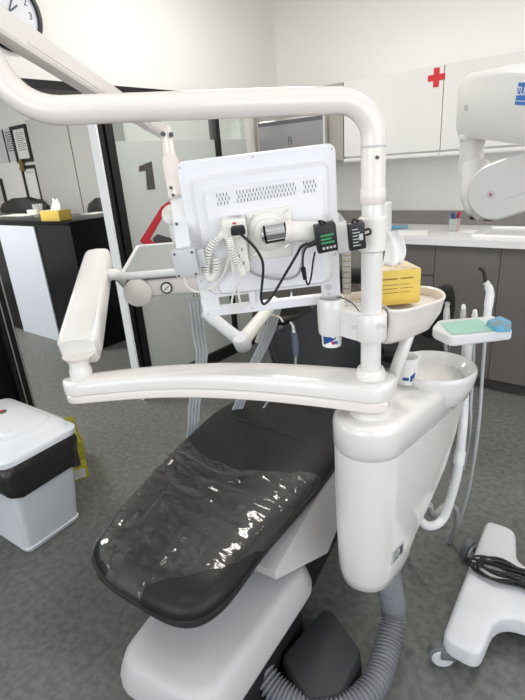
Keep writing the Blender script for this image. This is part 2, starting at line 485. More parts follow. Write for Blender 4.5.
# tall grey cupboards and framed sheets on the reception's far wall
for x0, x1, lab in ((-6.48, -5.57, 'grey tall cupboard beside the framed sheets'), (-5.56, -4.85, 'grey tall cupboard nearer the partition post')):
    t = thing('tall_cupboard', lab, 'cupboard', ((x0 + x1) / 2, 3.6, 0), group='grey cupboards in the reception')
    obj('body', MB().bx(x0 + .002, x1 - .002, 3.52, WY - .001, 0, 2.2), M_tallcab, t)
    obj('door', MB().bx(x0 + .006, x1 - .006, 3.5, 3.52, .06, 2.19), M_tallcab, t)
def framed(px, lab, c, w_, h_):
    t = thing('picture_frame', lab, 'picture frame', c, group='framed sheets on the reception wall')
    x, y, z = c[0], WY, c[2]; e = .045
    f = MB().bx(x - w_ / 2, x + w_ / 2, y - .03, y, z + h_ / 2 - e, z + h_ / 2).bx(x - w_ / 2, x + w_ / 2, y - .03, y, z - h_ / 2, z - h_ / 2 + e)
    f.bx(x - w_ / 2, x - w_ / 2 + e, y - .03, y, z - h_ / 2 + e, z + h_ / 2 - e).bx(x + w_ / 2 - e, x + w_ / 2, y - .03, y, z - h_ / 2 + e, z + h_ / 2 - e)
    obj('frame', f, M_frame, t)
    obj('sheet', MB().bx(x - w_ / 2 + e, x + w_ / 2 - e, y - .012, y - .001, z - h_ / 2 + e, z + h_ / 2 - e), M_paper, t)
    l = MB()
    for k in range(px):
        zz = z + h_ / 2 - e - .05 - k * .024
        l.bx(x - w_ * .25, x + w_ * (.25 - .1 * (k % 3 == 2)), y - .0135, y - .0125, zz, zz + .007)
    if px: obj('lines', l, M_print, t)
framed(10, 'black framed printed sheet hung higher, beside loose sheets', (-7.112, 3.730, 1.958), .43, .47)
framed(1, 'black framed blank sheet hung just above the desk chair', (-7.059, 3.730, 1.430), .42, .50)
framed(0, 'black frame cut off by the left edge of the photo', (-8.233, 3.730, 1.284), .55, .50)
for q, lab, nn in (((-7.440, 3.730, 1.969), 'unframed printed sheet next to the framed one', 9), ((-7.718, 3.730, 1.963), 'unframed pale sheet at the left edge of the photo', 0)):
    t = thing('hanging_notice', lab, 'notice', q, group='loose sheets on the reception wall')
    obj('sheet', MB().bx(q[0] - .17, q[0] + .15, WY - .003, WY, q[2] - .22, q[2] + .22), M_sheet, t)
    if nn:
        l = MB()
        for k in range(nn): l.bx(q[0] - .1, q[0] + .1, WY - .005, WY - .0035, q[2] + .16 - k * .03, q[2] + .172 - k * .03)
        obj('lines', l, M_print, t)
q = (-7.182, 3.730, 1.676)
tag(obj('wall_ornament', MB().lathe([(.02, 0), (.045, .03), (.03, .08), (.04, .12), (.015, .15)], (q[0], WY - .045, q[2] - .07), n=14), M_brown), 'tiny tan ornament between two black framed sheets', 'ornament')

# ------------------------------------------------------------------ cabinet run
FY, UY = 3.11, 3.37
xs = [(-2.69, -2.168), (-2.168, -1.64), (-1.64, -1.078), (-1.078, -.688), (-.688, -.28), (-.28, .2), (.2, .8)]
labs = ['taupe base cabinet in the corner by the glass screen', 'taupe base cabinet behind the chair headrest', 'taupe base cabinet with a top drawer, behind the tissue box',
        'narrow taupe base cabinet behind the curing light', 'taupe base cabinet under the left half of the sink', 'taupe base cabinet just right of the one under the sink', 'last taupe base cabinet of the run, well right of the sink']
for (a, b), lab in zip(xs, labs):
    t = thing('base_cabinet', lab, 'cabinet', ((a + b) / 2, 3.4, 0), group='taupe base cabinets')
    obj('body', MB().bx(a + .001, b - .001, FY + .02, WY - .002, .08, .92 if not (-1.1 < a < -.2) else .83), M_cab, t)
    if b < -1.07:
        obj('door', MB().bx(a + .002, b - .002, FY, FY + .018, .085, .731), M_cab, t)
        obj('drawer', MB().bx(a + .002, b - .002, FY, FY + .018, .738, .932), M_cab, t)
    else:
        obj('door', MB().bx(a + .002, b - .002, FY, FY + .018, .085, .932), M_cab, t)
    obj('plinth', MB().bx(a + .001, b - .001, FY + .05, FY + .07, 0, .08), M_kick, t)
sx0, sx1, sy0, sy1 = -.88, -.36, 3.24, 3.60
w = MB()
for q in ((-2.69, sx0, 3.088, WY - .002), (sx1, .8, 3.088, WY - .002), (sx0, sx1, 3.088, sy0), (sx0, sx1, sy1, WY - .002)):
    w.bx(q[0], q[1], q[2], q[3], .935, .976)
tag(obj('worktop', w, M_top), 'white worktop running along the taupe base cabinets', 'worktop')
t = thing('sink', 'white rectangular sink set in the worktop at the right edge', 'sink', ((sx0 + sx1) / 2, 3.42, .976))
o_ = ccw(rounded([(sx0 - .03, sy0 - .03), (sx1 + .03, sy0 - .03), (sx1 + .03, sy1 + .03), (sx0 - .03, sy1 + .03)], .05))
i1 = inset2d(o_, .008); i2 = inset2d(o_, .035); i3 = inset2d(o_, .06); i4 = inset2d(o_, .09)
obj('basin', MB().loft([[(p.x, p.y, .977) for p in o_], [(p.x, p.y, .988) for p in i1], [(p.x, p.y, .988) for p in i2], [(p.x, p.y, .955) for p in i3], [(p.x, p.y, .84) for p in i4]]), M_top, t)
obj('drain', MB().cyl((-.63, 3.42, .8405), (-.63, 3.42, .845), .03), M_steel, t)
tag(obj('backsplash', MB().bx(-2.69, 1.59, WY - .012, WY - .001, .977, 1.075), M_splash), 'taupe backsplash strip behind the white worktop', 'backsplash')
ux = [(-1.875, -1.178), (-1.178, -.48), (-.48, .22), (.22, .92)]
ul = ['white wall cabinet with the red cross at its corner', 'white wall cabinet above the sink, behind the microscope arm', 'third white wall cabinet counted from the red cross', 'fourth white wall cabinet counted from the red cross']
for (a, b), lab in zip(ux, ul):
    t = thing('wall_cabinet', lab, 'cabinet', ((a + b) / 2, 3.55, 1.46), group='white wall cabinets')
    obj('body', MB().bx(a + .001, b - .001, UY + .02, WY - .001, 1.48, 1.978), M_wcab, t)
    obj('door', MB().bx(a + .0025, b - .0025, UY, UY + .018, 1.492, 1.976), M_wcab, t)
    obj('light_rail', MB().bx(a + .001, b - .001, UY - .012, UY + .12, 1.455, 1.48, bev=.004), M_wcab, t)
q = Vector((-1.225, 3.370, 1.912)); e, f = .053, .0175
tag(obj('red_cross', MB().loft([[(q.x + a * e + b * f, y_, q.z + c * e + d * f) for a, b, c, d in ((-1, 0, 0, -1), (0, -1, 0, -1), (0, -1, -1, 0), (0, 1, -1, 0), (0, 1, 0, -1), (1, 0, 0, -1), (1, 0, 0, 1), (0, 1, 0, 1), (0, 1, 1, 0), (0, -1, 1, 0), (0, -1, 0, 1), (-1, 0, 0, 1))] for y_ in (UY - .003, UY - .0005)]), M_red), 'red first aid cross stuck on a white wall cabinet', 'sign')
t = thing('wall_cabinet', 'taupe wall cabinet behind the grey screen', 'cabinet', (-2.24, 3.55, 1.46))
obj('body', MB().bx(-2.695, -1.879, UY + .02, WY - .001, 1.465, 1.978), M_niche, t)
obj('door', MB().bx(-2.693, -1.881, UY, UY + .018, 1.47, 1.976), M_niche, t)
t = thing('wall_screen', 'grey screen in a thin silver frame fixed before the taupe cabinet', 'screen', (-2.3, 3.34, 1.6))
x0, x1, z0, z1 = (-2.608, 3.310, 1.802)[0], (-1.992, 3.310, 1.793)[0], 1.42, (-1.992, 3.310, 1.793)[2]
obj('housing', MB().bx(x0, x1, 3.30, 3.345, z0, z1, bev=.004), M_alu, t)
obj('display', MB().bx(x0 + .012, x1 - .014, 3.2975, 3.301, z0 + .014, z1 - .02), M_screen, t)
obj('top_strip', MB().bx(x0 + .012, x1 - .014, 3.2965, 3.2985, z1 - .04, z1 - .012), M_print, t)
qx, qz = (-2.296, 3.310, 1.633)[0], (-2.296, 3.310, 1.633)[2]
l = MB()
text_mb(l, 'B', frame_of((qx, 3.2965, qz), (1, 0, 0), (0, 0, 1)), .085, .0006)
obj('emblem', l, M_print, t)
obj('bracket', MB().bx((x0 + x1) / 2 - .06, (x0 + x1) / 2 + .06, 3.345, UY - .0005, 1.52, 1.66), M_alu, t)

# things on the worktop
ZT = .9765
q = (-1.509, 3.331, 0.977)
t = thing('paper_towel_roll', 'white paper towel roll standing on the worktop behind the post', 'paper roll', (q[0], q[1], ZT))
obj('roll', MB().lathe([(.02, .005), (.052, .005), (.054, .01), (.054, .205), (.05, .21), (.02, .21)], (q[0], q[1] - .06, ZT - .004), n=28), M_tissue, t)
obj('core', MB().cyl((q[0], q[1] - .06, ZT), (q[0], q[1] - .06, ZT + .2095), .019), M_greyp, t)
q = (-1.064, 3.411, 0.977)
t = thing('pen_cup', 'clear cup of blue and red tubes on the worktop', 'cup', (q[0], q[1], ZT))
obj('cup', MB().lathe([(.0, 0), (.034, 0), (.037, .085), (.035, .085), (.032, .004), (0, .004)], (q[0], q[1], ZT), n=20, cap=False), M_clear, t)
for k, (dx, dy, h, mt) in enumerate(((-.014, 0, .12, M_navy), (.006, -.01, .115, M_glue), (.014, .012, .125, M_red), (-.004, .014, .11, M_print))):
    obj('tube', MB().tube([(q[0] + dx, q[1] + dy, ZT + .006), (q[0] + dx * 1.4, q[1] + dy * 1.3, ZT + h)], [.008, .009], 10), mt, t)
for px, (sx, sy), rz, lab in (((-1.328, 3.271, 0.977), (.26, .2), .3, 'white sheet lying on the worktop left of the pen cup'), ((-0.984, 3.426, 0.977), (.2, .1), -.5, 'white sheet lying between pen cup and sink')):
    tag(obj('document', MB().box((px[0], px[1], ZT + .002), (sx, sy, .003), rz), M_paper), lab, 'paper')
q = (-1.493, 3.484, 0.977)
tag(obj('glove_packet', MB().box((q[0], q[1], ZT + .009), (.14, .09, .016), .5, bev=.005), M_sky), 'small light blue packet lying near the paper roll', 'packet')
# ------------------------------------------------------------------ patient chair
MC = Matrix.Translation((-.85, .5, 0)) @ Matrix.Rotation(math.atan2(.21, .978), 4, 'Z')   # x across, y along the chair
chair = thing('dental_chair', 'black padded dental chair on a white shrouded base', 'dental chair', (-.85, .5, 0), mat=MC)
def pad(mb, outline, prof):
    """cushion: rings of the outline inset by prof = [(inset, z)...]"""
    o = ccw(outline)
    mb.loft([[(p.x, p.y, z) for p in (inset2d(o, i) if i else o)] for i, z in prof])
    return mb
seat_pts = [(-.14, .008), (-.02, -.010), (.08, -.016), (.140, .006), (.172, .055), (.187, .125), (.197, .27), (.226, .47), (.250, .65), (.258, .80), (.25, 1.0), (.225, 1.12),
            (.0, 1.15), (-.25, 1.11), (-.30, 1.02), (-.338, .90), (-.340, .70), (-.326, .45), (-.296, .22), (-.262, .085), (-.205, .035)]
seat_out = spline([(x, y, 0) for x, y in seat_pts], 4, closed=True)
PROF = [(.03, .437), (.006, .443), (0, .453), (0, .486), (.004, .497), (.014, .509), (.03, .517), (.055, .521), (.085, .523)]
obj('seat_cushion', pad(MB(MC), seat_out, PROF), M_leather, chair, angle=60)
o = ccw(seat_out)
obj('seat_piping', MB(MC).tube([(p.x, p.y, .472) for p in inset2d(o, -.001)], .0045, 8, closed=True), M_pipe, chair)
sm = MB(MC)
for s0 in (.80, 1.03):
    sm.tube(spline([(-.315, s0 + .06, .514), (-.22, s0 + .045, .5232), (-.02, s0 + .01, .5235), (.12, s0 - .03, .5232), (.238, s0 - .06, .514)]), .0035, 6)
obj('seat_seam', sm, M_pipe, chair)
a33 = R(33)
MBk = MC @ Matrix.Translation((0, 1.05, .50)) @ Matrix.Rotation(a33, 4, 'X')
bo = [(-.24, .0), (-.215, .08), (-.18, .16), (-.275, .32), (-.262, .40), (-.11, .56), (-.09, .68), (.09, .68), (.11, .56), (.262, .40), (.275, .32), (.18, .16), (.215, .08), (.24, .0)]
bo2 = spline([(x, y, 0) for x, y in bo], 5, closed=True)
obj('backrest', pad(MB(MBk), bo2, [(.012, -.07), (0, -.055), (0, -.02), (.005, -.005), (.016, .006), (.032, .012)]), M_leather2, chair, angle=60)
obj('backrest_piping', MB(MBk).tube([(p.x, p.y, -.036) for p in inset2d(ccw(bo2), -.001)], .004, 8, closed=True), M_pipe, chair)
hr = rounded([(-.105, .75), (.17, .75), (.18, 1.09), (-.11, 1.09)], .09, 6)
obj('headrest', pad(MB(MBk), hr, [(.012, -.03), (0, -.015), (0, .03), (.008, .05), (.025, .06), (.04, .063)]), M_olive, chair, angle=60)
obj('headrest_stem', MB(MBk).bx(-.03, .03, .55, .84, -.085, -.04), M_steel, chair)
# white shroud, dark column below, side cover
sh = rounded([(-.095, -.06), (.20, -.075), (.262, .415), (.215, .47), (-.10, .47)], [.07, .09, .03, .03, .02], 6)
o = ccw(sh)
obj('base_shroud', MB(MC).loft([[(p.x, p.y, z) for p in inset2d(o, i)] for i, z in ((-.022, .215), (-.022, .235), (-.004, .285), (.004, .296), (.014, .302), (.03, .304))]), M_matwhite, chair, label='white moulded base shroud', angle=50)
o2 = inset2d(o, .012)
obj('base_column', MB(MC).loft([[(p.x, p.y, z) for p in o2] for z in (.0, .235)]), M_body, chair, label='dark grey base below the white shroud')
obj('lift_column', MB(MC).prism(rounded([(-.16, .40), (.20, .40), (.215, 1.05), (-.16, 1.05)], .05), 0, .40), M_body, chair)
obj('seat_frame', MB(MC).bx(-.2, .10, .25, 1.1, .385, .438), M_body, chair)
obj('back_frame', MB(MBk).bx(-.06, .06, .0, .56, -.12, -.069), M_body, chair)
pl = [(.06, .30), (.235, .29), (.262, .66), (.27, .98), (.06, .98)]
mb = MB(MC)
tops = [(.06, .285, .412), (.226, .275, .405), (.236, .66, .425), (.245, 1.0, .435), (.06, 1.0, .43)]
bots = [(.06, .285, .385), (.228, .273, .378), (.305, .50, .30), (.285, 1.0, .30), (.06, 1.0, .30)]
mb.loft([bots, tops])
obj('side_cover', mb, M_matwhite, chair, label='white tapering side cover under the seat', angle=20)

# clear plastic film over the leg end
random.seed(11)
def lin(x, pts):
    if x <= pts[0][0]: return pts[0][1]
    for (x0, y0), (x1, y1) in zip(pts, pts[1:]):
        if x <= x1: return y0 + (y1 - y0) * (x - x0) / (x1 - x0)
    return pts[-1][1]
LEFT = [(.0, -.235), (.085, -.262), (.22, -.296), (.45, -.326), (.70, -.340)]
RIGHT = [(.0, .160), (.05, .175), (.125, .189), (.27, .197), (.47, .226), (.65, .250)]
FOOT = [(-.30, .15), (-.262, .085), (-.205, .035), (-.14, .008), (-.02, -.010), (.08, -.016), (.140, .006), (.172, .055), (.187, .125), (.2, .2)]
def top_z(d):
    pr = [(0, .490), (.004, .499), (.014, .511), (.03, .519), (.055, .523), (.085, .525), (9, .525)]
    for (d0, z0), (d1, z1) in zip(pr, pr[1:]):
        if d <= d1: return z0 + (z1 - z0) * (d - d0) / (d1 - d0)
    return .525
rows = []
NS, NW = 72, 60
from mathutils import noise as mnoise
for i in range(NS + 1):
    v = i / NS
    row = []
    for j in range(NW + 1):
        a = -1.10 + 2.20 * j / NW
        ab = min(1, abs(a)); ac_ = max(-1, min(1, a))
        s_end = .64 - .115 * (1 - ab ** 2) - .02 * ac_
        wl_, wr_ = lin(.2, LEFT), lin(.2, RIGHT)
        wf = (wl_ + wr_) / 2 + ac_ * (wr_ - wl_) / 2 * .985
        sf = lin(wf, FOOT)
        cut = 0 if a < .18 else (.02 + .10 * min(1, (a - .18) / .55) ** .8)
        s_beg = sf - .045 if cut == 0 else sf + cut
        s = s_beg + (s_end - s_beg) * v
        over = max(0, sf - s); ss = max(s, sf)
        wl_, wr_ = lin(ss, LEFT), lin(ss, RIGHT)
        if ss < .25:
            k_ = (ss - sf) / max(.02, .25 - sf); wq = lin(.25, LEFT), lin(.25, RIGHT)
            wl_ = wl_ if a < 0 else wq[0]; 
        cw, hwid = (lin(ss, LEFT) + lin(ss, RIGHT)) / 2, (lin(ss, RIGHT) - lin(ss, LEFT)) / 2
        if ss < .2:
            c2, h2 = (lin(.2, LEFT) + lin(.2, RIGHT)) / 2, (lin(.2, RIGHT) - lin(.2, LEFT)) / 2
            cw, hwid = c2, h2
        aa = abs(a); sg_ = 1 if a > 0 else -1
        w_ = cw + ac_ * hwid
        w_ = max(w_, lin(ss, LEFT) - .003) if a < 0 else min(w_, lin(ss, RIGHT) + .003)
        d_e = min(w_ - lin(ss, LEFT), lin(ss, RIGHT) - w_, ss - lin(w_, FOOT))
        z = top_z(max(0, d_e))
        if aa > 1:
            w_ += sg_ * .004
            z = min(z, .49) - (aa - 1) * .30
        y = ss - (.005 if over > 0 else 0)
        if over > 0: z = min(z, .492) - over
        W = hwid; n1 = mnoise.noise(Vector((a * 2.2 + 3, s * 11, .3))); n2 = mnoise.noise(Vector((a * 5, s * 5 + a * 4, 4.1)))
        ed = max(0, 1 - max(0, s - sf) / .13)
        n3 = mnoise.noise(Vector((a * 9, s * 3, 7.7)))
        n4 = 1 - abs(mnoise.noise(Vector((a * 1.3 + 1, s * 17 + a * 1.5, 2.2)))) * 3; mid = math.exp(-((s - .47) / .13) ** 2)
        z += .0022 + .004 * max(0, n1) + .003 * max(0, n2) + ed * .008 * max(0, n3) + (.15 + mid) * .010 * max(0, n4)
        w_ += .0015 * n2 * (aa > .97)
        row.append((w_, y, z))
    rows.append(row)
film = obj('plastic_cover', MB(MC).grid(rows), M_film, angle=180)
tag(film, 'crinkled clear plastic film over the leg end of the dental chair', 'plastic cover')

# ------------------------------------------------------------------ cuspidor unit
PXY = Vector((-.505, 1.036, 0))
MU = Matrix.Translation(PXY + Vector((0, 0, .012))) @ Matrix.Rotation(-math.atan2(.12, .993), 4, 'Z')
unit = thing('cuspidor_unit', 'glossy white water unit with spittoon bowl beside the dental chair', 'dental unit', PXY + Vector((0, 0, .012)), mat=MU)
def stad(yf, yb, hw, z, n=14, rb=.05, zb=None):
    """round-fronted ring: front y = yf, back y = yb, half width hw; the back may stand at another height zb"""
    pts = []
    for k in range(n + 1):
        a = math.pi + math.pi * k / n
        pts.append((hw * math.cos(a), yf + hw + hw * math.sin(a)))
    q = rounded([(hw, yb), (-hw, yb)], 0)
    for k in range(6):
        a = math.pi / 2 * k / 5; r_ = min(rb, hw * .9)
        pts.append((hw - r_ + r_ * math.cos(a), yb - r_ + r_ * math.sin(a)))
    for k in range(6):
        a = math.pi / 2 + math.pi / 2 * k / 5
        pts.append((-hw + r_ + r_ * math.cos(a), yb - r_ + r_ * math.sin(a)))
    return [(x, y, z) for x, y in pts]
prof = [(-.050, .05, .046, .300), (-.070, .075, .064, .304), (-.083, .10, .076, .316), (-.089, .125, .082, .35), (-.091, .17, .085, .42), (-.093, .25, .087, .49), (-.094, .33, .089, .57),
        (-.095, .38, .091, .67), (-.096, .40, .092, .765)]
obj('housing', MB(MU).loft([stad(*p) for p in prof]), M_white, unit, angle=50)
obj('seam_line', MB(MU).loft([stad(-.0935, .395, .0895, .766), stad(-.0935, .395, .0895, .775)]), M_greyp, unit)
obj('top_cover', MB(MU).loft([stad(-.096, .40, .093, .773), stad(-.099, .403, .096, .777), stad(-.099, .406, .096, .835), stad(-.096, .404, .093, .850), stad(-.087, .398, .084, .859), stad(-.074, .39, .072, .861)]), M_white, unit, angle=50)
obj('door_line', MB(MU).tube([(-.06, -.0735, .765), (-.06, -.0725, .6), (-.058, -.071, .5), (-.056, -.066, .36)], .0012, 6), M_greyp, unit)
bc = MU.inverted() @ Vector((-.445, 1.335, 0))
obj('bowl', MB(MU).lathe([(.07, .775), (.098, .805), (.113, .845), (.119, .875), (.119, .888), (.114, .893), (.108, .889), (.101, .872), (.085, .853), (.05, .842), (.02, .838)], (bc.x, bc.y, 0), n=48), M_white, unit, angle=50)
obj('bowl_filter', MB(MU).lathe([(.032, 0), (.034, .012), (.028, .018), (.014, .019)], (bc.x, bc.y, .838), n=24), M_clear, unit)
obj('cup_pad', MB(MU).lathe([(.042, .0), (.042, .004), (.03, .006)], (bc.x - .03, bc.y - .108, .862), n=28), M_clear, unit)
# rating label on the housing's right front
obj('rating_label', MB(MU).box((.0855, .02, .425), (.0025, .062, .05), bev=.0008), M_greyp, unit, label='small silver rating label')
ll = MB(MU)
for k in range(4): ll.bx(.0866, .0873, -.005, .02 + .01 * (k % 2), .408 + k * .01, .412 + k * .01)
ll.bx(.0866, .0873, .028, .045, .41, .44)
obj('label_print', ll, M_print, unit)

# vertical pole and overhead tube
T = [Vector(p) for p in ((-.505, 1.036, 1.40), (-.505, 1.036, 1.50), (-.5055, 1.0355, 1.535))]
pole = thing('lamp_pole', 'white pole rising from the water unit and bending left overhead', 'pole', (-.505, 1.036, .86))
obj('flange', MB().lathe([(.056, .8735), (.056, .880), (.050, .887), (.036, .892), (.034, .896)], PXY, n=36), M_white, pole)
obj('lower_tube', MB().lathe([(.025, .896), (.025, 1.41)], PXY, n=32), M_white, pole)
obj('collar', MB().lathe([(.0262, .969), (.038, .973), (.038, .986), (.032, .998), (.0262, 1.0)], PXY, n=36), M_white, pole)
obj('collar', MB().lathe([(.0252, 1.395), (.0285, 1.40), (.0285, 1.425), (.027, 1.43)], PXY, n=36), M_cream, pole)
e0, e1 = Vector((-.505, 1.036, 1.607)), Vector((-1.02, .525, 1.622))
hd = (e1 - e0).normalized()
pts = [Vector((-.505, 1.036, 1.43)), Vector((-.505, 1.036, 1.50))]
rb_ = .078
c_ = Vector((-.505, 1.036, 1.607 - rb_)) 
hx = Vector((hd.x, hd.y, 0)).normalized()
for k in range(0, 11):
    a = R(90 * k / 10)
    pts.append(c_ + hx * (rb_ - rb_ * math.cos(a)) + Vector((0, 0, rb_ * math.sin(a))))
e2 = Vector((-1.035, .5, 1.79))
L = (e1 - e0).length
for u in (.25, .5, .75): pts.append(e0 + (e1 - e0) * u)
b0 = e0 + (e1 - e0) * ((L - .10) / L)
ctrl = [b0, e1 + Vector((.006, .006, .002)), e1 + Vector((-.012, -.012, .10))]
for k in range(13):
    t_ = k / 12
    pts.append(ctrl[0] * (1 - t_) ** 2 + ctrl[1] * 2 * t_ * (1 - t_) + ctrl[2] * t_ * t_)
pts.append(e2)
obj('overhead_tube', MB().tube(pts, .0268, 24), M_cream, pole)
obj('joint_ring', MB().lathe([(.0270, 1.512), (.0275, 1.513), (.0275, 1.516), (.027, 1.517)], PXY, n=32), M_greyp, pole)
obj('screw', MB().cyl(PXY + Vector((.017, -.0185, 1.492)), PXY + Vector((.0205, -.0222, 1.492)), .004, 10), M_print, pole)
obj('end_joint', MB().lathe([(.034, 0), (.036, .004), (.036, .05), (.03, .056)], e2, n=28), M_cream, pole)

# ------------------------------------------------------------------ operating lamp on its sprung arm
lend = Vector((-1.025, 0.921, 1.585))
lamp = thing('operating_lamp', 'white dental lamp on a slanting arm, hanging behind the monitor', 'lamp', lend)
l0 = e2 + Vector((-.03, -.02, .03))
lm0 = Vector((-1.021, 0.579, 1.756)); dirn = (lend - lm0).normalized()
ls = lm0 - dirn * .16
sec = [(-.5, -.62), (.5, -.62), (.62, -.5), (.62, .42), (.5, .5), (-.5, .5), (-.62, .42), (-.62, -.5)]
obj('spring_arm', MB().tube([ls, ls + dirn * .02, lm0, lm0 + (lend - lm0) * .5, lend - dirn * .03, lend], [.030, .040, .040, .034, .027, .022], section=sec, up=(0, 0, 1)), M_cream, lamp)
obj('arm_groove', MB().tube([lm0 - Vector((0, 0, .012)), lm0 + (lend - lm0) * .5 - Vector((0, 0, .010)), lend - dirn * .03 - Vector((0, 0, .008))], [.043, .0365, .029], section=[(-.63, -.1), (.63, -.1), (.63, .0), (-.63, .0)], up=(0, 0, 1)), M_rimc, lamp)
j1 = Vector((-0.989, 0.890, 1.520)); j2 = Vector((-0.925, 0.841, 1.428)); j3 = Vector((-0.838, 0.763, 1.297))
obj('arm_knuckle', MB().cyl(lend + Vector((0, 0, .012)), j1, .0165, 20, .003), M_cream, lamp)
obj('arm_sleeve', MB().tube([j1 + (lend - j1) * .15, j1, j1 + (j2 - j1) * .1, j2], [.017, .0215, .0225, .0215], 20), M_cream, lamp)
for q_ in ((-1.010, 0.897, 1.582), (-0.994, 0.909, 1.579)):
    obj('pivot_cap', MB().lathe([(.006, 0), (.006, .006), (.003, .007)], q_, Vector(q_) * -1 + Vector((0, 0, 1.5)), n=12), M_print, lamp)
stp = MB().tube([j2 + (j1 - j2) * .25, j2, j3 + Vector((0, 0, .03))], [.013, .0155, .0165], section=[(-1, -.45), (1, -.45), (1, .45), (-1, .45)], up=(.624, -.767, 0))
obj('yoke_strip', stp, M_abs, lamp)
for q_, off in (((-0.931, 0.830, 1.457), 0), ((-0.912, 0.817, 1.441), 0), ((-0.870, 0.779, 1.380), 0)):
    obj('screw', MB().lathe([(.0035, 0), (.0035, .004), (.002, .005)], q_, (.5, -.8, .1), n=10), M_print, lamp)
nrm = Vector((.624, -.767, -.148))
MBX = frame_of(j3, (.779, .625, .045), (-.058 * -1, -.144, .988))
obj('yoke_box', MB(MBX).box((0, 0, 0), (.054, .066, .03), bev=.004), M_greyp, lamp, label='grey hinge box with four screws')
for x_, y_ in ((-.02, -.026), (.02, -.026), (-.02, .026), (.02, .026)):
    obj('screw', MB(MBX).cyl((x_, y_, .0145), (x_, y_, .0165), .003, 10), M_print, lamp)
obj('hinge', MB(MBX).box((.036, 0.004, -.006), (.018, .04, .012), bev=.002), M_greyp, lamp)
kn = Vector((-0.998, 0.884, 1.384))
obj('tilt_knob', MB().lathe([(.018, 0), (.026, .004), (.026, .018), (.018, .024)], kn, (.59, -.74, .3), n=28), M_cream, lamp)
hc = Vector((-0.998, 1.067, 1.333))
MH = frame_of(hc, (.779, .625, .045), (.058, -.144, .988))
obj('lamp_head', MB(MH).loft([[(x * (1 - i), y * (1 - i), z) for x, y in [tuple(p) for p in rounded([(-.15, -.05), (.13, -.05), (.13, .055), (-.15, .055)], .04)]] for i, z in ((.12, -.05), (.0, -.04), (0, .02), (.1, .04))]), M_abs, lamp)
obj('lamp_stalk', MB().tube(spline([j2 - nrm * .02, kn - nrm * .02, hc + Vector((-.09, -.07, 0))]), .012, 12), M_cream, lamp)
obj('lens', MB(MH).box((-.01, 0, -.052), (.2, .07, .006), bev=.002), M_lens, lamp)

# ------------------------------------------------------------------ swing arm
arm = thing('instrument_boom', 'curved white boom reaching left from the pole foot to the instrument table', 'boom', (-.505, 1.036, .89))
h0 = Vector((-.505, 1.036, .934)); h1 = Vector((-1.262, .648, .918))
dl = (h1 - h0); pd = Vector((dl.y, -dl.x, 0)).normalized()
def armsec(u):
    hw = .062 - .020 * min(1, u * 1.5) + .010 * max(0, u - .6); hh = .036 - .006 * u
    return hw, hh
def arm_rings(zlo, zhi, k, us):
    rings = []
    for u in us:
        c = h0 + dl * u + Vector((0, 0, .030 * math.sin(math.pi * min(1, max(0, u)))))
        hw, hh = armsec(u)
        en = 1.0
        if u > .95: en = math.sqrt(max(.02, 1 - ((u - .95) / .08) ** 2))
        if u < 0: en = math.sqrt(max(.02, 1 - (u / .075) ** 2))
        hw *= k * en
        ring = []
        for x, z in [(-1, zlo), (-1, zhi - .25), (-.93, zhi - .08), (-.8, zhi), (-.4, zhi + .04), (0, zhi + .06), (.4, zhi + .04), (.8, zhi), (.93, zhi - .08), (1, zhi - .25), (1, zlo), (.9, zlo - .12), (-.9, zlo - .12)]:
            ring.append(c + pd * (x * hw) + Vector((0, 0, z * hh)))
        rings.append(ring)
    return rings
US = [-.073, -.065, -.05, -.025] + [k / 24 for k in range(0, 23)] + [.95, .975, .995, 1.01, 1.022, 1.028]
obj('beam', MB().loft(arm_rings(-.15, 1, 1.0, US)), M_white, arm, angle=40)
obj('beam_underside', MB().loft(arm_rings(-1, -.2, .93, US[2:-2])), M_cream, arm, angle=40)
nk = Vector((-1.229, 0.704, 0.989))
nkb = Vector((-1.245, .672, .935))
obj('neck', MB().lathe([(.030, 0), (.032, .004), (.032, .04), (.028, .05), (.028, .07)], nkb, n=28), M_white, arm)
u0 = Vector((-1.262, .692, 1.035)); u1 = Vector((-1.66, 1.07, 1.205))
ud = (u1 - u0); up_ = Vector((0, 0, 1)); us_ = ud.cross(up_).normalized(); un = us_.cross(ud).normalized()
def uar(u, wv, lo, hi):
    c = u0 + ud * u
    e = 1.0
    if u < .05: e = .80 + .2 * math.sqrt(max(0, 1 - ((.05 - u) / .07) ** 2))
    if u > .95: e = .75 + .25 * math.sqrt(max(0, 1 - ((u - .95) / .06) ** 2))
    w_ = wv * e
    return [c + us_ * (x * w_) + un * z for x, z in ((-1, lo), (-1, hi - .012), (-.9, hi - .004), (-.7, hi), (0, hi + .003), (.7, hi), (.9, hi - .004), (1, hi - .012), (1, lo), (.85, lo - .008), (-.85, lo - .008))]
UU = [-.02, -.005, .02, .06, .2, .35, .5, .65, .8, .93, .97, 1.0]
obj('upper_arm', MB().loft([uar(u, .060 - .012 * u, -.03, .03) for u in UU]), M_white, arm, angle=40)
obj('arm_nose', MB().loft([uar(u, .050 - .01 * u, -.052, -.03) for u in UU[1:6]]), M_cream, arm, angle=40)
obj('upper_neck', MB().lathe([(.028, 0), (.044, .015), (.046, .02)], nkb + Vector((-.006, .008, .062)), n=28), M_cream, arm)
q0 = u0 + ud * .72 + us_ * .03
dc = Vector((-1.50, 1.108, 1.075))
obj('outrigger', MB().tube(spline([q0 + Vector((0, 0, .0)), q0 + us_ * .05, dc + Vector((-.10, .03, .005)), dc + Vector((-.045, .02, 0))], 6), .021, 16), M_white, arm)

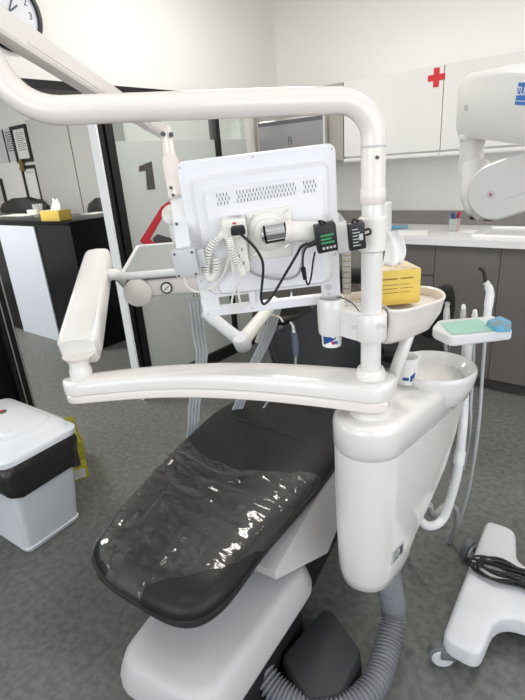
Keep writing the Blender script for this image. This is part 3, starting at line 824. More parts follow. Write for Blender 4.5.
# ------------------------------------------------------------------ delivery table
ex = Vector((.735, .678, 0)); ey = Vector((-.678, .735, 0))
MD = frame_of(dc + Vector((0, 0, 0)), ex, ey)
du = thing('delivery_table', 'white instrument table with grey mat and pressure gauge, left of the monitor', 'instrument table', dc, mat=MD)
obj('pivot_disc', MB(MD).tube([(0, -.03, 0), (0, -.025, 0), (0, .07, 0), (0, .075, 0)], [.046, .053, .053, .046], 32), M_rimc, du)
obj('body', MB(MD).prism(rounded([(.0, -.012), (.46, -.012), (.46, .30), (.0, .30)], .02), -.025, .042, bev=.008, bottom_bev=.012), M_rimc, du)
tl = Matrix.Translation((0, 0, .05)) @ Matrix.Rotation(R(5.5), 4, 'X')
MT = MD @ tl
ro = rounded([(-.055, -.03), (.46, -.03), (.46, .40), (-.055, .40)], .035, 6)
o = ccw(ro)
obj('tray_rim', MB(MT).loft([[(p.x, p.y, z) for p in inset2d(o, i)] for i, z in ((.02, 0), (.004, .004), (0, .012), (0, .026), (.004, .031), (.012, .031), (.016, .024))]), M_abs, du, angle=50)
obj('tray_mat', MB(MT).prism(inset2d(o, .017), .024, .027), M_mat, du, label='grey tray mat')
gq = (.108, -.014, .008)
obj('gauge', MB(MD).tube([(gq[0], -.010, gq[2]), (gq[0], -.0185, gq[2]), (gq[0], -.0195, gq[2])], [.0225, .0225, .019], 24), M_frame, du, label='round black rimmed pressure gauge')
obj('gauge_face', MB(MD).cyl((gq[0], -.0195, gq[2]), (gq[0], -.0202, gq[2]), .017, 24), M_paper, du)
obj('gauge_needle', MB(MD).tube([(gq[0] - .008, -.0208, gq[2] - .007), (gq[0] + .010, -.0208, gq[2] + .006)], .0018, 6), M_print, du)
obj('air_nipple', MB(MD).cyl((.21, .004, -.022), (.21, .004, -.040), .007, 12), M_steel, du)
random.seed(3)
for k in range(4):
    s_ = Vector((-1.351, 1.223, 1.005)) + ex * (.014 * k)
    pts = [s_ + Vector((0, 0, .02)), s_ + Vector((.0, 0, -.12 - .01 * k)), Vector((-1.343, 1.216, 0.784)) + ex * (.012 * k), Vector((-1.376, 1.176, 0.592)) + ex * (.013 * k), Vector((-1.393, 1.163, 0.485)) + ex * (.012 * k + .004), Vector((-1.423, 1.151, 0.314)) + ex * .01 * k, Vector((-1.414, 1.134, 0.128)) + ex * .01 * k]
    obj('hose', MB().tube(spline(pts, 6), .006, 8), M_tubing, du)
br0, br1, br2 = Vector((-1.204, 1.156, 1.019)), Vector((-1.070, 1.188, 0.918)), Vector((-1.082, 1.349, 0.981))
obj('bracket', MB().tube([br0, br0 + (br1 - br0) * .5, br1], [.022, .022, .024], 16), M_abs, du)
obj('bracket', MB().tube([br1, br1 + (br2 - br1) * .5, br2, br2 + (br2 - br1) * .4], [.027, .024, .022, .022], 16), M_ivory, du)
obj('bracket_cap', MB().lathe([(.026, -.03), (.03, -.024), (.03, .022), (.024, .03)], br1, (.2, -.5, .8), n=20), M_abs, du)
for k in range(4):
    s_ = Vector((-1.128, 1.447, 0.976)) + ex * (.012 * k)
    pts = [s_, Vector((-1.162, 1.427, 0.852)) + ex * (.011 * k), Vector((-1.216, 1.388, 0.724)) + ex * (.011 * k), Vector((-1.263, 1.346, 0.579)) + ex * (.012 * k), Vector((-1.297, 1.332, 0.469)) + ex * (.012 * k), Vector((-1.221, 1.352, 0.383)) + ex * (.01 * k)]
    obj('hose', MB().tube(spline(pts, 6), .006, 8), M_tubing, du)
t = thing('handpiece', 'slim blue grey handpiece hanging below the monitor', 'dental instrument', (-1.037, 1.465, 0.860))
obj('grip', MB().tube([(-1.042, 1.465, 0.868), (-1.029, 1.453, 0.824), (-1.020, 1.440, 0.783)], [.012, .014, .011], 14), M_glue, t)
obj('tip', MB().tube([(-1.041, 1.463, 0.864), (-1.049, 1.471, 0.894), (-1.061, 1.469, 0.909)], [.009, .007, .006], 12), M_steel, t)
obj('cord', MB().tube(spline([(-1.021, 1.442, 0.787), (-1.029, 1.435, 0.732), (-1.105, 1.437, 0.639), (-1.191, 1.412, 0.510)], 6), .005, 8), M_tubing, t)
t = thing('handpiece', 'curved pale syringe hooked on the bracket below the monitor', 'dental instrument', (-1.090, 1.393, 0.943))
obj('nozzle', MB().tube(spline([(-1.119, 1.368, 0.942), (-1.098, 1.392, 0.953), (-1.070, 1.411, 0.945), (-1.054, 1.414, 0.926)], 5), .004, 8), M_cream, t)
obj('grip', MB().tube([(-1.116, 1.371, 0.942), (-1.124, 1.370, 0.897), (-1.149, 1.364, 0.845)], [.009, .012, .010], 12), M_greyp, t)
# ------------------------------------------------------------------ monitor seen from behind
C0 = Vector((-.731, .924, 1.33)); MU_ = Vector((.779, .625, .045)).normalized(); MN = Vector((.624, -.767, -.148)).normalized()
MM = frame_of(C0, MU_, MN.cross(MU_))
mon = thing('monitor', 'white chairside monitor seen from behind, with cables on its back', 'monitor', C0, mat=MM)
W2, H2 = .1775, .1905
y_a, y_b = (0.051, -0.139, 0.000)[1], (0.048, -0.167, 0.000)[1]       # handle slot
fl = rounded([(-W2, -H2), (W2, -H2), (W2, H2), (-W2, H2)], .018, 5)
fo = ccw(fl)
# bezel with the long handle slot cut out: outline ring, joined to the hole ring
def slab_hole(mb, outer, holes_x, z0, z1):
    """frame around a row of rectangular openings, as boxes and an upper plate, one mesh"""
    mb.prism(rounded([(-W2, y_a), (W2, y_a), (W2, H2), (-W2, H2)], [.001, .001, .018, .018], 5), z0, z1, bev=.003)
    mb.prism(rounded([(-W2, -H2), (W2, -H2), (W2, y_b), (-W2, y_b)], [.018, .018, .001, .001], 5), z0, z1, bev=.003)
    xs_ = [-W2] + [v for h in holes_x for v in h] + [W2]
    for a, b in zip(xs_[0::2], xs_[1::2]):
        mb.bx(a, b, y_b - .002, y_a + .002, z0, z1 - .001)
hx0, hx1, hx2, hx3 = (-0.133, -0.154, 0.000)[0], (-0.053, -0.155, 0.000)[0], (-0.022, -0.151, 0.000)[0], (0.131, -0.151, 0.000)[0]
mb = MB(MM); slab_hole(mb, fo, [(hx0, hx1), (hx2, hx3)], -.018, 0)
obj('bezel', mb, M_mon, mon, angle=30)
sc_ = MB(MM)
for x_, y_ in ((-W2 + .008, H2 - .010), (W2 - .008, H2 - .010), (-.005, H2 - .006), (-W2 + .010, -.09), (W2 - .010, -.06), (-W2 + .012, -H2 + .010), (W2 - .030, y_b + .004), (-.05, -H2 + .012)):
    obj('screw', MB(MM).cyl((x_, y_, -.001), (x_, y_, .0012), .0028, 10), M_greyp, mon)
def step(name, x0, x1, yb0, yt, z0, z1, sl, rr):
    r0 = ccw(rounded([(x0, yb0), (x1, yb0), (x1, yt), (x0, yt)], rr, 4))
    obj(name, MB(MM).loft([[(p.x, p.y, z0) for p in r0], [(p.x, p.y, z0 + (z1 - z0) * .7) for p in inset2d(r0, sl * .75)], [(p.x, p.y, z1) for p in inset2d(r0, sl)]]), M_mon, mon, angle=24)
step('back_shell', -W2 + .022, W2 - .016, y_a + .008, H2 - .030, -.001, .014, .010, .026)
step('back_panel', -W2 + .048, W2 - .030, y_a + .012, H2 - .056, .0135, .024, .008, .022)
v = MB(MM)
def slot(px, py):
    pass
va, vb = (-0.095, 0.111, 0.024), (0.123, 0.116, 0.024)
def vent(u, row):
    x = va[0] + (vb[0] - va[0]) * u; y = va[1] + (vb[1] - va[1]) * u + (-.004 + .0095 * (row - 1))
    v.box((x, y, .0242), (.0016, .0075, .0012))
n_ = 30
for k in range(n_):
    u = k / (n_ - 1)
    if k in (4, 5, 24, 25): continue
    for row in range(3):
        vent(u + (.5 / n_ if row % 2 else 0), row)
o_v = obj('vent_slots', v, M_print, mon)
# mounting plate, swivel disc, chrome and black friction knob
mp = rounded([(-0.035, 0.072, 0.024)[:2], (0.069, 0.076, 0.024)[:2], (0.061, -0.041, 0.024)[:2], (-0.040, -0.042, 0.024)[:2]][::-1], .004)
obj('mount_plate', MB(MM).prism(mp, .0235, .030, bev=.002), M_ivory, mon)
for q_ in ((-0.024, 0.063, 0.030), (0.054, 0.066, 0.030), (0.051, -0.016, 0.030), (-0.023, -0.027, 0.030)):
    obj('plate_screw', MB(MM).tube([(q_[0] - .006, q_[1] - .004, .031), (q_[0] + .006, q_[1] + .004, .031)], .0022, 8), M_steel, mon)
md = (0.011, 0.025, 0.030)
obj('swivel_disc', MB(MM).lathe([(.045, .030), (.045, .036), (.040, .041), (.034, .042), (.033, .05), (.027, .054)], (md[0], md[1], 0), n=36), M_ivory, mon)
ka, kb = Vector((0.000, 0.028, 0.070)), Vector((0.052, 0.031, 0.070))
kd = (kb - ka)
obj('knuckle', MB(MM).tube([(md[0], md[1], .05), (md[0] + .005, md[1], .075)], [.02, .018], 18), M_cream, mon)
obj('friction_band', MB(MM).tube([ka, ka + kd * .02, ka + kd * .98, kb], [.018, .0205, .0205, .018], 24), M_black, mon, label='black friction band')
obj('chrome_band', MB(MM).tube([ka + kd * .1 + Vector((0, .004, .004)), ka + kd * .9 + Vector((0, .004, .004))], .0200, 24), M_chrome, mon)
obj('chrome_cap', MB(MM).tube([ka - kd * .12, ka], [.012, .017], 20), M_steel, mon)
pb = Vector((-0.524, 1.023, 1.329))
MI = MM.inverted()
pole_l = MI @ Vector((-.505, 1.036, 1.330))
obj('support_pipe', MB(MM).tube([kb - kd * .1, kb + (pole_l - kb) * .2, kb + (pole_l - kb) * .9, pole_l], .0225, 24), M_ivory, mon)
obj('pipe_sleeve', MB(MM).tube([kb - kd * .02, kb + kd * .25], [.0235, .0235], 24), M_cream, mon)
obj('pole_clamp', MB().lathe([(.0255, 1.29), (.031, 1.294), (.031, 1.366), (.0255, 1.37)], PXY, n=30), M_ivory, mon)
foot = MB(MM).box(((-0.047, -0.126, 0.005)[0], (y_a + y_b) / 2 + .012, .006), (.016, .045, .010), bev=.002)
obj('strut', foot, M_mon, mon)
obj('bumper', MB(MM).cyl(((0.147, -0.144, 0.000)[0], (0.147, -0.144, 0.000)[1], -.001), ((0.147, -0.144, 0.000)[0], (0.147, -0.144, 0.000)[1], .004), .008, 16), M_greyp, mon)

# power strip, plug, leads, adapters
ps = thing('power_strip', 'white socket strip stuck upright on the back of the monitor', 'power strip', (-0.758, 0.858, 1.324), mat=frame_of((-0.758, 0.858, 1.324), MU_, Vector((-0.762, 0.841, 1.391)) - Vector((-0.755, 0.875, 1.247))))
MPS = WM[ps.name]
obj('case', MB(MPS).prism(rounded([(-.022, -.062), (.022, -.062), (.022, .066), (-.022, .066)], .007), -.008, .022, bev=.004), M_ivory, ps)
obj('socket_block', MB(MPS).prism(rounded([(-.030, .020), (.026, .020), (.026, .066), (-.030, .066)], .01), -.009, .027, bev=.005), M_ivory, ps)
sk = MB(MPS)
for yy in (-.045, -.012):
    for dx, dy in ((-.009, .007), (.009, .007), (0, -.008)):
        sk.bx(dx - .0012, dx + .0012, yy + dy - .004, yy + dy + .004, .0215, .0226)
obj('socket_slots', sk, M_print, ps)
obj('pilot_lamp', MB(MPS).bx(-.004, .004, .056, .060, .0265, .0278), M_red, ps)
pg = Vector((-0.731, 0.832, 1.362))
t = thing('power_cable', 'black power cable looping from the socket strip to the adapters', 'cable', pg)
obj('plug', MB(frame_of(pg, MU_, MN.cross(MU_))).prism(rounded([(-.017, -.010), (.017, -.010), (.015, .010), (-.015, .010)], .006), -.006, .008, bev=.003), M_rubber, t)
obj('cord', MB().tube(spline([(-0.728, 0.827, 1.359), (-0.716, 0.836, 1.345), (-0.704, 0.857, 1.317), (-0.700, 0.874, 1.280), (-0.713, 0.881, 1.227), (-0.719, 0.881, 1.197), (-0.716, 0.887, 1.178), (-0.698, 0.898, 1.197), (-0.666, 0.908, 1.247), (-0.631, 0.914, 1.299), (-0.617, 0.915, 1.318), (-0.598, 0.927, 1.323)], 6), .0032, 8), M_rubber, t)
tag(obj('power_cable', MB().tube(spline([(-0.745, 0.870, 1.282), (-0.736, 0.875, 1.258), (-0.709, 0.893, 1.244), (-0.674, 0.917, 1.237), (-0.646, 0.931, 1.246), (-0.627, 0.927, 1.276), (-0.619, 0.921, 1.308), (-0.608, 0.921, 1.324)], 6), .0034, 8), M_greyc), 'grey cable sagging across the lower monitor back', 'cable')
t = thing('power_cable', 'short black cable with a loose plug hanging from the adapter', 'cable', (-0.616, 0.923, 1.280))
obj('cord', MB().tube(spline([(-0.598, 0.927, 1.321), (-0.612, 0.918, 1.309), (-0.620, 0.920, 1.281), (-0.621, 0.928, 1.246), (-0.618, 0.935, 1.224), (-0.610, 0.937, 1.243), (-0.602, 0.935, 1.279), (-0.595, 0.933, 1.302)], 6), .0022, 8), M_rubber, t)
obj('plug', MB().tube([(-0.620, 0.920, 1.267), (-0.621, 0.928, 1.239)], [.006, .005], 10), M_rubber, t)
t = thing('coiled_cord', 'white coiled handset cord in two hanging loops on the monitor back', 'cable', (-0.795, 0.814, 1.290))
def coil(path, r, turns, n):
    P = spline(path, 10); out = []
    m = len(P)
    for i in range(n + 1):
        f = i / n * (m - 1); k = min(int(f), m - 2); c = P[k].lerp(P[k + 1], f - k)
        tg = (P[k + 1] - P[k]).normalized(); u = tg.cross(MN).normalized(); w_ = tg.cross(u)
        a = 2 * math.pi * turns * i / n
        out.append(c + (u * math.cos(a) + w_ * math.sin(a)) * r)
    return out
obj('coil', MB().tube(coil([(-0.763, 0.827, 1.358), (-0.778, 0.818, 1.345), (-0.799, 0.807, 1.323), (-0.814, 0.804, 1.291), (-0.821, 0.806, 1.261), (-0.814, 0.814, 1.248), (-0.802, 0.821, 1.264), (-0.795, 0.819, 1.298)], .0075, 34, 34 * 12), .0024, 6), M_ivory, t, angle=60)
obj('coil', MB().tube(coil([(-0.749, 0.821, 1.350), (-0.750, 0.825, 1.327), (-0.749, 0.834, 1.298), (-0.743, 0.845, 1.273), (-0.742, 0.849, 1.258)], .0075, 20, 20 * 12), .0024, 6), M_ivory, t, angle=60)
obj('cord', MB().tube(spline([(-0.743, 0.850, 1.258), (-0.760, 0.853, 1.237), (-0.792, 0.861, 1.196), (-0.806, 0.869, 1.164), (-0.802, 0.878, 1.149), (-0.789, 0.882, 1.168), (-0.780, 0.868, 1.211)], 6), .0026, 8), M_ivory, t)
obj('cord', MB().tube(spline([(-0.761, 0.836, 1.320), (-0.776, 0.838, 1.287), (-0.796, 0.834, 1.252), (-0.823, 0.824, 1.225), (-0.854, 0.808, 1.213), (-0.872, 0.790, 1.228), (-0.874, 0.783, 1.254)], 6), .0026, 8), M_ivory, t)
def adapter(lab, px0, px1, py0, py1, off):
    a, b, c = Vector((-1.050, 0.571, 1.819)), None, None
    return a
def adapter_box(lab, cc, w_, h_, roll):
    M = frame_of(cc, Vector((.779, .625, .045)) + Vector((0, 0, roll)), (0.05, -.12, .99))
    t = thing('power_adapter', lab, 'power adapter', cc, mat=M, group=None)
    obj('case', MB(M).box((0, 0, 0), (w_, h_, .030), bev=.003), M_adapter, t)
    return t, M
t, M = adapter_box('black power adapter with green printing taped to the pipe', Vector((-0.561, 0.925, 1.338)), .046, .060, .10)
g = MB(M)
for k in range(3): g.bx(-.013, .016 - .006 * (k % 2), .006 - k * .008, .010 - k * .008, .0152, .0158)
obj('print', g, M_greenp, t)
g = MB(M)
for k in range(4): g.bx(-.012 + k * .008, -.007 + k * .008, -.022, -.017, .0152, .0158)
obj('marks', g, M_greyp, t)
obj('strain_relief', MB(M).tube([(-.022, -.006, 0), (-.040, -.012, 0)], [.007, .004], 10), M_rubber, t)
obj('tie', MB(M).tube(spline([(-.004, .028, .0), (-.010, .038, .004), (-.003, .037, .006), (.004, .030, .0)], 5), .0025, 8), M_rubber, t)
t, M = adapter_box('black power adapter next to the pole, taped to the pipe', Vector((-0.508, 0.963, 1.338)), .036, .058, .06)
g = MB(M)
for k in range(6): g.bx(-.010, .002 + .004 * (k % 2), .016 - k * .007, .018 - k * .007, .0152, .0158)
g.bx(.004, .012, -.008, .006, .0152, .0158)
obj('print', g, M_greyp, t)
obj('tie', MB(M).tube(spline([(.016, .006, .0), (.028, .010, .006), (.030, .000, .006), (.016, -.004, .0)], 5), .0025, 8), M_rubber, t)
obj('tie', MB(M).tube(spline([(-.008, .026, .0), (-.002, .036, .004), (.006, .030, .004), (.010, .026, .0)], 5), .0025, 8), M_rubber, t)
cc = Vector((-0.534, 0.943, 1.338))
M = frame_of(cc, (.779, .625, .10), (0.05, -.12, .99))
tp = MB(M)
def strap(w_, hx, hz0, hz1, n=24):
    ring = rounded([(-hx, hz0), (hx, hz0), (hx, hz1), (-hx, hz1)], .008, 4)
    return ring
ring = ccw(rounded([(-.034, -.075), (.034, -.075), (.034, .018), (-.034, .018)], .006, 4))
tp.loft([[(-.011, p.x, p.y) for p in ring], [(-.004, p.x * 1.01, p.y + .0005) for p in ring], [(.005, p.x * .99, p.y + .001) for p in ring], [(.012, p.x * 1.01, p.y) for p in ring]], cap=False)
tag(obj('packing_tape', tp, M_tape), 'clear tape strapped round the pipe between both black adapters', 'tape')

# ------------------------------------------------------------------ accessory tray on the pole
ac = thing('accessory_tray', 'white boat shaped tray clamped to the pole, with a cup tube', 'tray', (-.505, 1.036, 1.07))
tr = spline([(-.655, 1.085, 0), (-.640, 1.125, 0), (-.585, 1.190, 0), (-.525, 1.260, 0), (-.470, 1.290, 0), (-.415, 1.265, 0), (-.385, 1.200, 0), (-.405, 1.120, 0), (-.432, 1.062, 0), (-.462, 1.048, 0), (-.490, 1.076, 0), (-.530, 1.078, 0), (-.590, 1.050, 0), (-.635, 1.050, 0)], 4, closed=True)
o = ccw(tr)
cen = Vector((-.505, 1.150))
def sc2(f, dx=0, dy=0): return [cen + (p - cen) * f + Vector((dx, dy)) for p in o]
obj('bowl', MB().loft([[(p.x, p.y, z) for p in q_] for q_, z in ((sc2(.62, -.01, -.02), 1.055), (sc2(.80, -.005, -.01), 1.07), (sc2(.93), 1.11), (sc2(.985), 1.143), (sc2(1.0), 1.146), (sc2(1.0), 1.151), (sc2(.985), 1.153), (sc2(.94), 1.150), (sc2(.91), 1.131), (sc2(.85), 1.129))]), M_cream, ac, angle=50)
obj('clamp', MB().lathe([(.0255, 1.072), (.036, 1.075), (.038, 1.08), (.038, 1.140), (.036, 1.144), (.0255, 1.146)], PXY, n=32), M_white, ac)
obj('clamp_arm', MB().prism(rounded([(-.56, 1.012), (-.50, 1.00), (-.49, 1.07), (-.53, 1.09), (-.60, 1.06), (-.60, 1.025)], .012), 1.076, 1.146, bev=.006), M_white, ac)
for q_ in ((-0.537, 1.004, 1.113), (-0.466, 1.019, 1.122)):
    obj('bolt', MB().lathe([(.005, 0), (.005, .005), (.003, .006)], Vector(q_) + Vector((.004, -.007, 0)), (.45, -.85, .1), n=12), M_greyp, ac)
cdc = Vector((-0.648, 1.110, 1.130)); cdc = Vector((-.612, 1.028, 0))
obj('cup_holder', MB().lathe([(.031, 1.075), (.034, 1.08), (.036, 1.165), (.034, 1.17), (.028, 1.17)], cdc, n=32, cap=False), M_white, ac)
tb = Vector((-.600, 1.088, 0))
obj('scale_tube', MB().lathe([(.011, 1.135), (.011, 1.30), (.009, 1.30)], tb, n=20, cap=False), M_clear, ac)
obj('tube_socket', MB().lathe([(.020, 1.128), (.022, 1.132), (.020, 1.140), (.012, 1.144)], tb, n=24), M_steel, ac)
tk = MB()
for k in range(9): tk.lathe([(.0113, 1.168 + k * .014), (.0113, 1.170 + k * .014)], tb, n=16, cap=False)
obj('scale_marks', tk, M_brown, ac)
s0, s1 = Vector((-.450, 1.16, 1.075)), Vector((-.498, 1.122, .885))
obj('support_leg', MB().tube(spline([s0 + Vector((.03, .02, .02)), s0, Vector((-.462, 1.135, 1.02)), Vector((-.480, 1.125, .95)), s1 + Vector((.0, 0, -.02))], 6), .018, 16, section=[(math.cos(a) * 1.25, math.sin(a) * .8) for a in [2 * math.pi * k / 16 for k in range(16)]]), M_white, ac)
tag(obj('thin_wire', MB().tube(spline([(-0.585, 1.011, 1.179), (-0.544, 0.978, 1.187), (-0.518, 0.969, 1.180), (-0.518, 0.998, 1.155)], 6), .0014, 6), M_rubber), 'thin black wire lying over the edge of the accessory tray', 'wire')

# ------------------------------------------------------------------ paper cups
def paper_cup(lab, loc, h_, r0, r1, face, tilt=None):
    M = Matrix.Translation(loc) @ Matrix.Rotation(math.atan2(face[1], face[0]), 4, 'Z')
    t = thing('paper_cup', lab, 'cup', loc, mat=M)
    obj('cup', MB(M).lathe([(.0, .004), (r0 - .002, .004), (r0, 0), (r0 + (r1 - r0) * .95, h_ * .95), (r1, h_ * .97), (r1 + .0018, h_ * .985), (r1, h_), (r1 - .002, h_ * .99), (r0 - .001, .005), (0, .005)], n=32, cap=False), M_cup, t)
    return t, M
def wrap(M, r0, r1, h_, a0, a1, z0, z1, n=10, off=.0004, shape=None):
    """patch of printed colour following the cup wall"""
    mb = MB(M); rows = []
    for k in range(n + 1):
        a = a0 + (a1 - a0) * k / n
        lo, hi = (z0, z1) if not shape else shape(k / n)
        row = []
        for z in (lo, hi):
            r_ = r0 + (r1 - r0) * z / h_ + off
            row.append((r_ * math.cos(a), r_ * math.sin(a), z))
        rows.append(row)
    mb.grid(rows)
    return mb
t, M = paper_cup('paper cup with blue print hanging out of the cup dispenser', Vector((cdc.x, cdc.y, 1.043)), .12, .0245, .0315, (.5, -.86))
obj('blue_print', wrap(M, .0245, .0315, .12, -.95, .40, .01, .045, shape=lambda u: (.006 + .018 * u, .05)), M_navy, t)
def disc_on(M, r0, r1, h_, ac_, zc, rad, off):
    mb = MB(M); ring = []
    for k in range(20):
        a = 2 * math.pi * k / 20; z = zc + rad * math.sin(a); r_ = r0 + (r1 - r0) * z / h_ + off
        th = ac_ + rad * math.cos(a) / r_
        ring.append((r_ * math.cos(th), r_ * math.sin(th), z))
    mb.face(ring); return mb
obj('print_dot', disc_on(M, .0245, .0315, .12, .18, .034, .0085, .0009), M_navy, t)
obj('print_dot', disc_on(M, .0245, .0315, .12, .18, .034, .0065, .0014), M_cup, t)
obj('red_print', wrap(M, .0245, .0315, .12, .0, .30, .010, .019, off=.0012), M_red, t)
obj('blue_square', wrap(M, .0245, .0315, .12, .30, .62, .010, .019, off=.0012), M_blue, t)
cl = MU @ Vector((bc.x - .03, bc.y - .108, .8685))
t, M = paper_cup('paper cup with blue print standing by the spittoon bowl', cl, .082, .024, .033, (.55, -.83))
obj('print_dot', disc_on(M, .024, .033, .082, -.95, .056, .010, .0005), M_navy, t)
obj('print_dot', disc_on(M, .024, .033, .082, -.98, .056, .006, .001), M_cup, t)
obj('blue_print', wrap(M, .024, .033, .082, .18, .75, .012, .04, shape=lambda u: (.012, .030 + .012 * u)), M_navy, t)
obj('blue_print', wrap(M, .024, .033, .082, -.62, .05, .016, .026), M_navy, t)

# tissue box in the tray
tl_, tr_ = Vector((-.513, 1.098, 0)), Vector((-.440, 1.168, 0))
ctr = (tl_ + tr_) / 2; ang = math.atan2(tr_.y - tl_.y, tr_.x - tl_.x)
back = Vector((-math.sin(ang), math.cos(ang), 0))
cb = ctr + back * .052
t, M = tissue_box(cb.x, cb.y, 1.140, ang, 'yellow tissue box standing in the tray on the pole', .108, .104, .088)
l = MB(M)
for k in range(4):
    l.bx(-.046, -.006 + .004 * (k % 2), -.0532, -.0525, .066 - k * .010 - (.004 if k else 0), .069 - k * .010 - (.004 if k else 0) - (.0018 if k else 0))
    l.bx(.002, .034 - .008 * (k % 2), -.0532, -.0525, .066 - k * .010 - (.004 if k else 0), .069 - k * .010 - (.004 if k else 0) - (.0018 if k else 0))
obj('print', l, M_brown, t)

# ------------------------------------------------------------------ assistant's holder
A_, B_, C_, D_, E_ = [Vector(p) for p in ((-0.486, 1.412, 0.990), (-0.411, 1.360, 0.990), (-0.277, 1.496, 0.990), (-0.368, 1.569, 0.990), (-0.484, 1.478, 0.990))]
ah = thing('instrument_holder', 'small white holder tray on a bent tube beside the spittoon bowl', 'instrument holder', (-.37, 1.40, .96))
ho = rounded([A_.to_2d(), B_.to_2d(), C_.to_2d(), (D_ + (D_ - B_) * .2).to_2d(), (E_ + (E_ - B_) * .15).to_2d()], [.015, .02, .008, .01, .015], 4)
obj('tray', MB().prism(ho, .957, .99, bev=.004, bottom_bev=.010), M_abs, ah)
pc = Vector((-0.408, 1.526, 0.892))
bx_ = Vector((-.338, 1.40, 0))
obj('stem', MB().lathe([(.016, .80), (.016, .93), (.021, .936), (.021, .958)], (pc.x, pc.y, 0), n=20), M_abs, ah)
pp = [Vector((pc.x, pc.y, .90)), Vector((pc.x, pc.y, .82)), Vector((-0.381, 1.452, 0.698)), Vector((-0.374, 1.428, 0.639)), Vector((-0.370, 1.412, 0.574)), Vector((-0.369, 1.394, 0.508)), Vector((-0.377, 1.371, 0.420)), Vector((-0.386, 1.349, 0.362)), Vector((-0.402, 1.313, 0.347)), Vector((-0.423, 1.268, 0.374)), Vector((-.455, 1.23, .45))]
obj('bent_tube', MB().tube(spline(pp, 6), .0145, 14), M_abs, ah)
obj('tube_joint', MB().tube([Vector((-0.371, 1.417, 0.585)), Vector((-0.369, 1.400, 0.547))], .0175, 16), M_abs, ah)
g0 = [(-0.477, 1.458, 0.992), (-0.391, 1.556, 0.992), (-0.314, 1.471, 0.992), (-0.414, 1.377, 0.992)]
m = MB().prism([p[:2] for p in g0], .9915, .9925)
tag(obj('green_sheet', m, M_green), 'pale green paper sheet lying on the small holder tray', 'paper')
bp = [(-0.353, 1.498, 1.000), (-0.330, 1.564, 1.000), (-0.289, 1.524, 1.000), (-0.276, 1.465, 1.000), (-0.309, 1.448, 1.000)]
t = thing('blue_packet', 'light blue packet lying at the right end of the holder tray', 'packet', Vector(bp[0]))
obj('packet', MB().prism(rounded([p[:2] for p in bp], .006), .9935, 1.009, bev=.005), M_sky, t)
def holder_hose(t, pts, r=.0045): obj('hose', MB().tube(spline(pts, 6), r, 8), M_tubing, t)
for (px, py0, py1, d_, col, col2, lab) in ((447, 321, 303, 1.575, M_greyp, M_clear, 'leftmost pale instrument in the holder, with a clear forked tip'),
                              (461, 321, 305, 1.575, M_green, M_abs, 'middle greenish instrument in the holder, with a round white tip'),
                              (474.5, 321, 309, 1.575, M_abs, M_abs, 'shortest white instrument, between the green one and the curing light')):
    pass
def inst(px, py0, py1, d_, c1, c2, lab, tip):
    a = Vector(PIX[(px, 'a')]); b = Vector(PIX[(px, 'b')])
    t = thing('suction_tube', lab, 'dental instrument', a)
    dd = b - a
    obj('body', MB().tube([a - dd * .55, a, a + dd * .5, a + dd * .75], [.007, .009, .010, .008], 14), c1, t)
    obj('tip', MB().tube([a + dd * .72, a + dd * .86, b, b + dd * .06], [.0065, .0075, tip, tip * .5], 14), c2, t)
    return t, a - dd * .5
PIX = {(447, 'a'): (-0.489, 1.553, 0.967), (447, 'b'): (-0.496, 1.576, 1.025), (461, 'a'): (-0.445, 1.587, 0.963), (461, 'b'): (-0.453, 1.607, 1.015), (474, 'a'): (-0.415, 1.611, 0.961), (474, 'b'): (-0.421, 1.625, 0.997)}
t, q_ = inst(447, 0, 0, 0, M_greyp, M_clear, 'pale instrument with a clear forked tip, leftmost in the holder', .009)
holder_hose(t, [q_, (-0.476, 1.528, 0.896), (-0.470, 1.526, 0.827), (-0.467, 1.528, 0.715), (-0.477, 1.526, 0.616)])
t, q_ = inst(461, 0, 0, 0, M_tape, M_abs, 'instrument with a round white tip, second from the left in the holder', .006)
t, q_ = inst(474, 0, 0, 0, M_abs, M_abs, 'shortest white instrument, beside the curing light', .006)
holder_hose(t, [q_, (-0.403, 1.585, 0.890), (-0.384, 1.532, 0.807), (-0.368, 1.477, 0.727), (-0.365, 1.486, 0.630), (-0.381, 1.521, 0.447)])
t = thing('curing_light', 'white curing light with a bent black tip', 'dental instrument', (-0.383, 1.637, 0.961))
obj('body', MB().tube(spline([(-0.373, 1.610, 0.932), (-0.383, 1.636, 0.958), (-0.388, 1.657, 1.010), (-0.391, 1.673, 1.046), (-0.402, 1.677, 1.071), (-0.409, 1.676, 1.081)], 4), [.012] * 4 + [.0125] * 4 + [.014] * 4 + [.013] * 4 + [.010] * 4 + [.0075], 16), M_abs, t)
obj('light_tip', MB().tube(spline([(-0.408, 1.675, 1.078), (-0.415, 1.680, 1.100), (-0.421, 1.684, 1.115), (-0.434, 1.678, 1.125)], 5), .0055, 10), M_rubber, t, label='bent black light tip')
holder_hose(t, [(-0.373, 1.610, 0.932), (-0.371, 1.586, 0.895), (-0.356, 1.535, 0.794), (-0.341, 1.487, 0.675), (-0.342, 1.480, 0.525), (-0.367, 1.535, 0.315), (-0.417, 1.618, 0.092), (-0.475, 1.640, -0.047), (-0.513, 1.575, -0.058), (-0.557, 1.499, 0.001)], .0055)
tag(obj('drain_hose', MB().tube(spline([(-0.432, 1.341, 0.396), (-0.426, 1.372, 0.335), (-0.414, 1.459, 0.323), (-0.401, 1.544, 0.249), (-0.411, 1.606, 0.114), (-0.452, 1.642, -0.025), (-0.503, 1.583, -0.059), (-0.541, 1.506, -0.038), (-0.554, 1.458, 0.055), (-0.522, 1.415, 0.192)], 6), .0105, 10), M_greyc), 'grey hose looping on the floor below the water unit', 'hose')

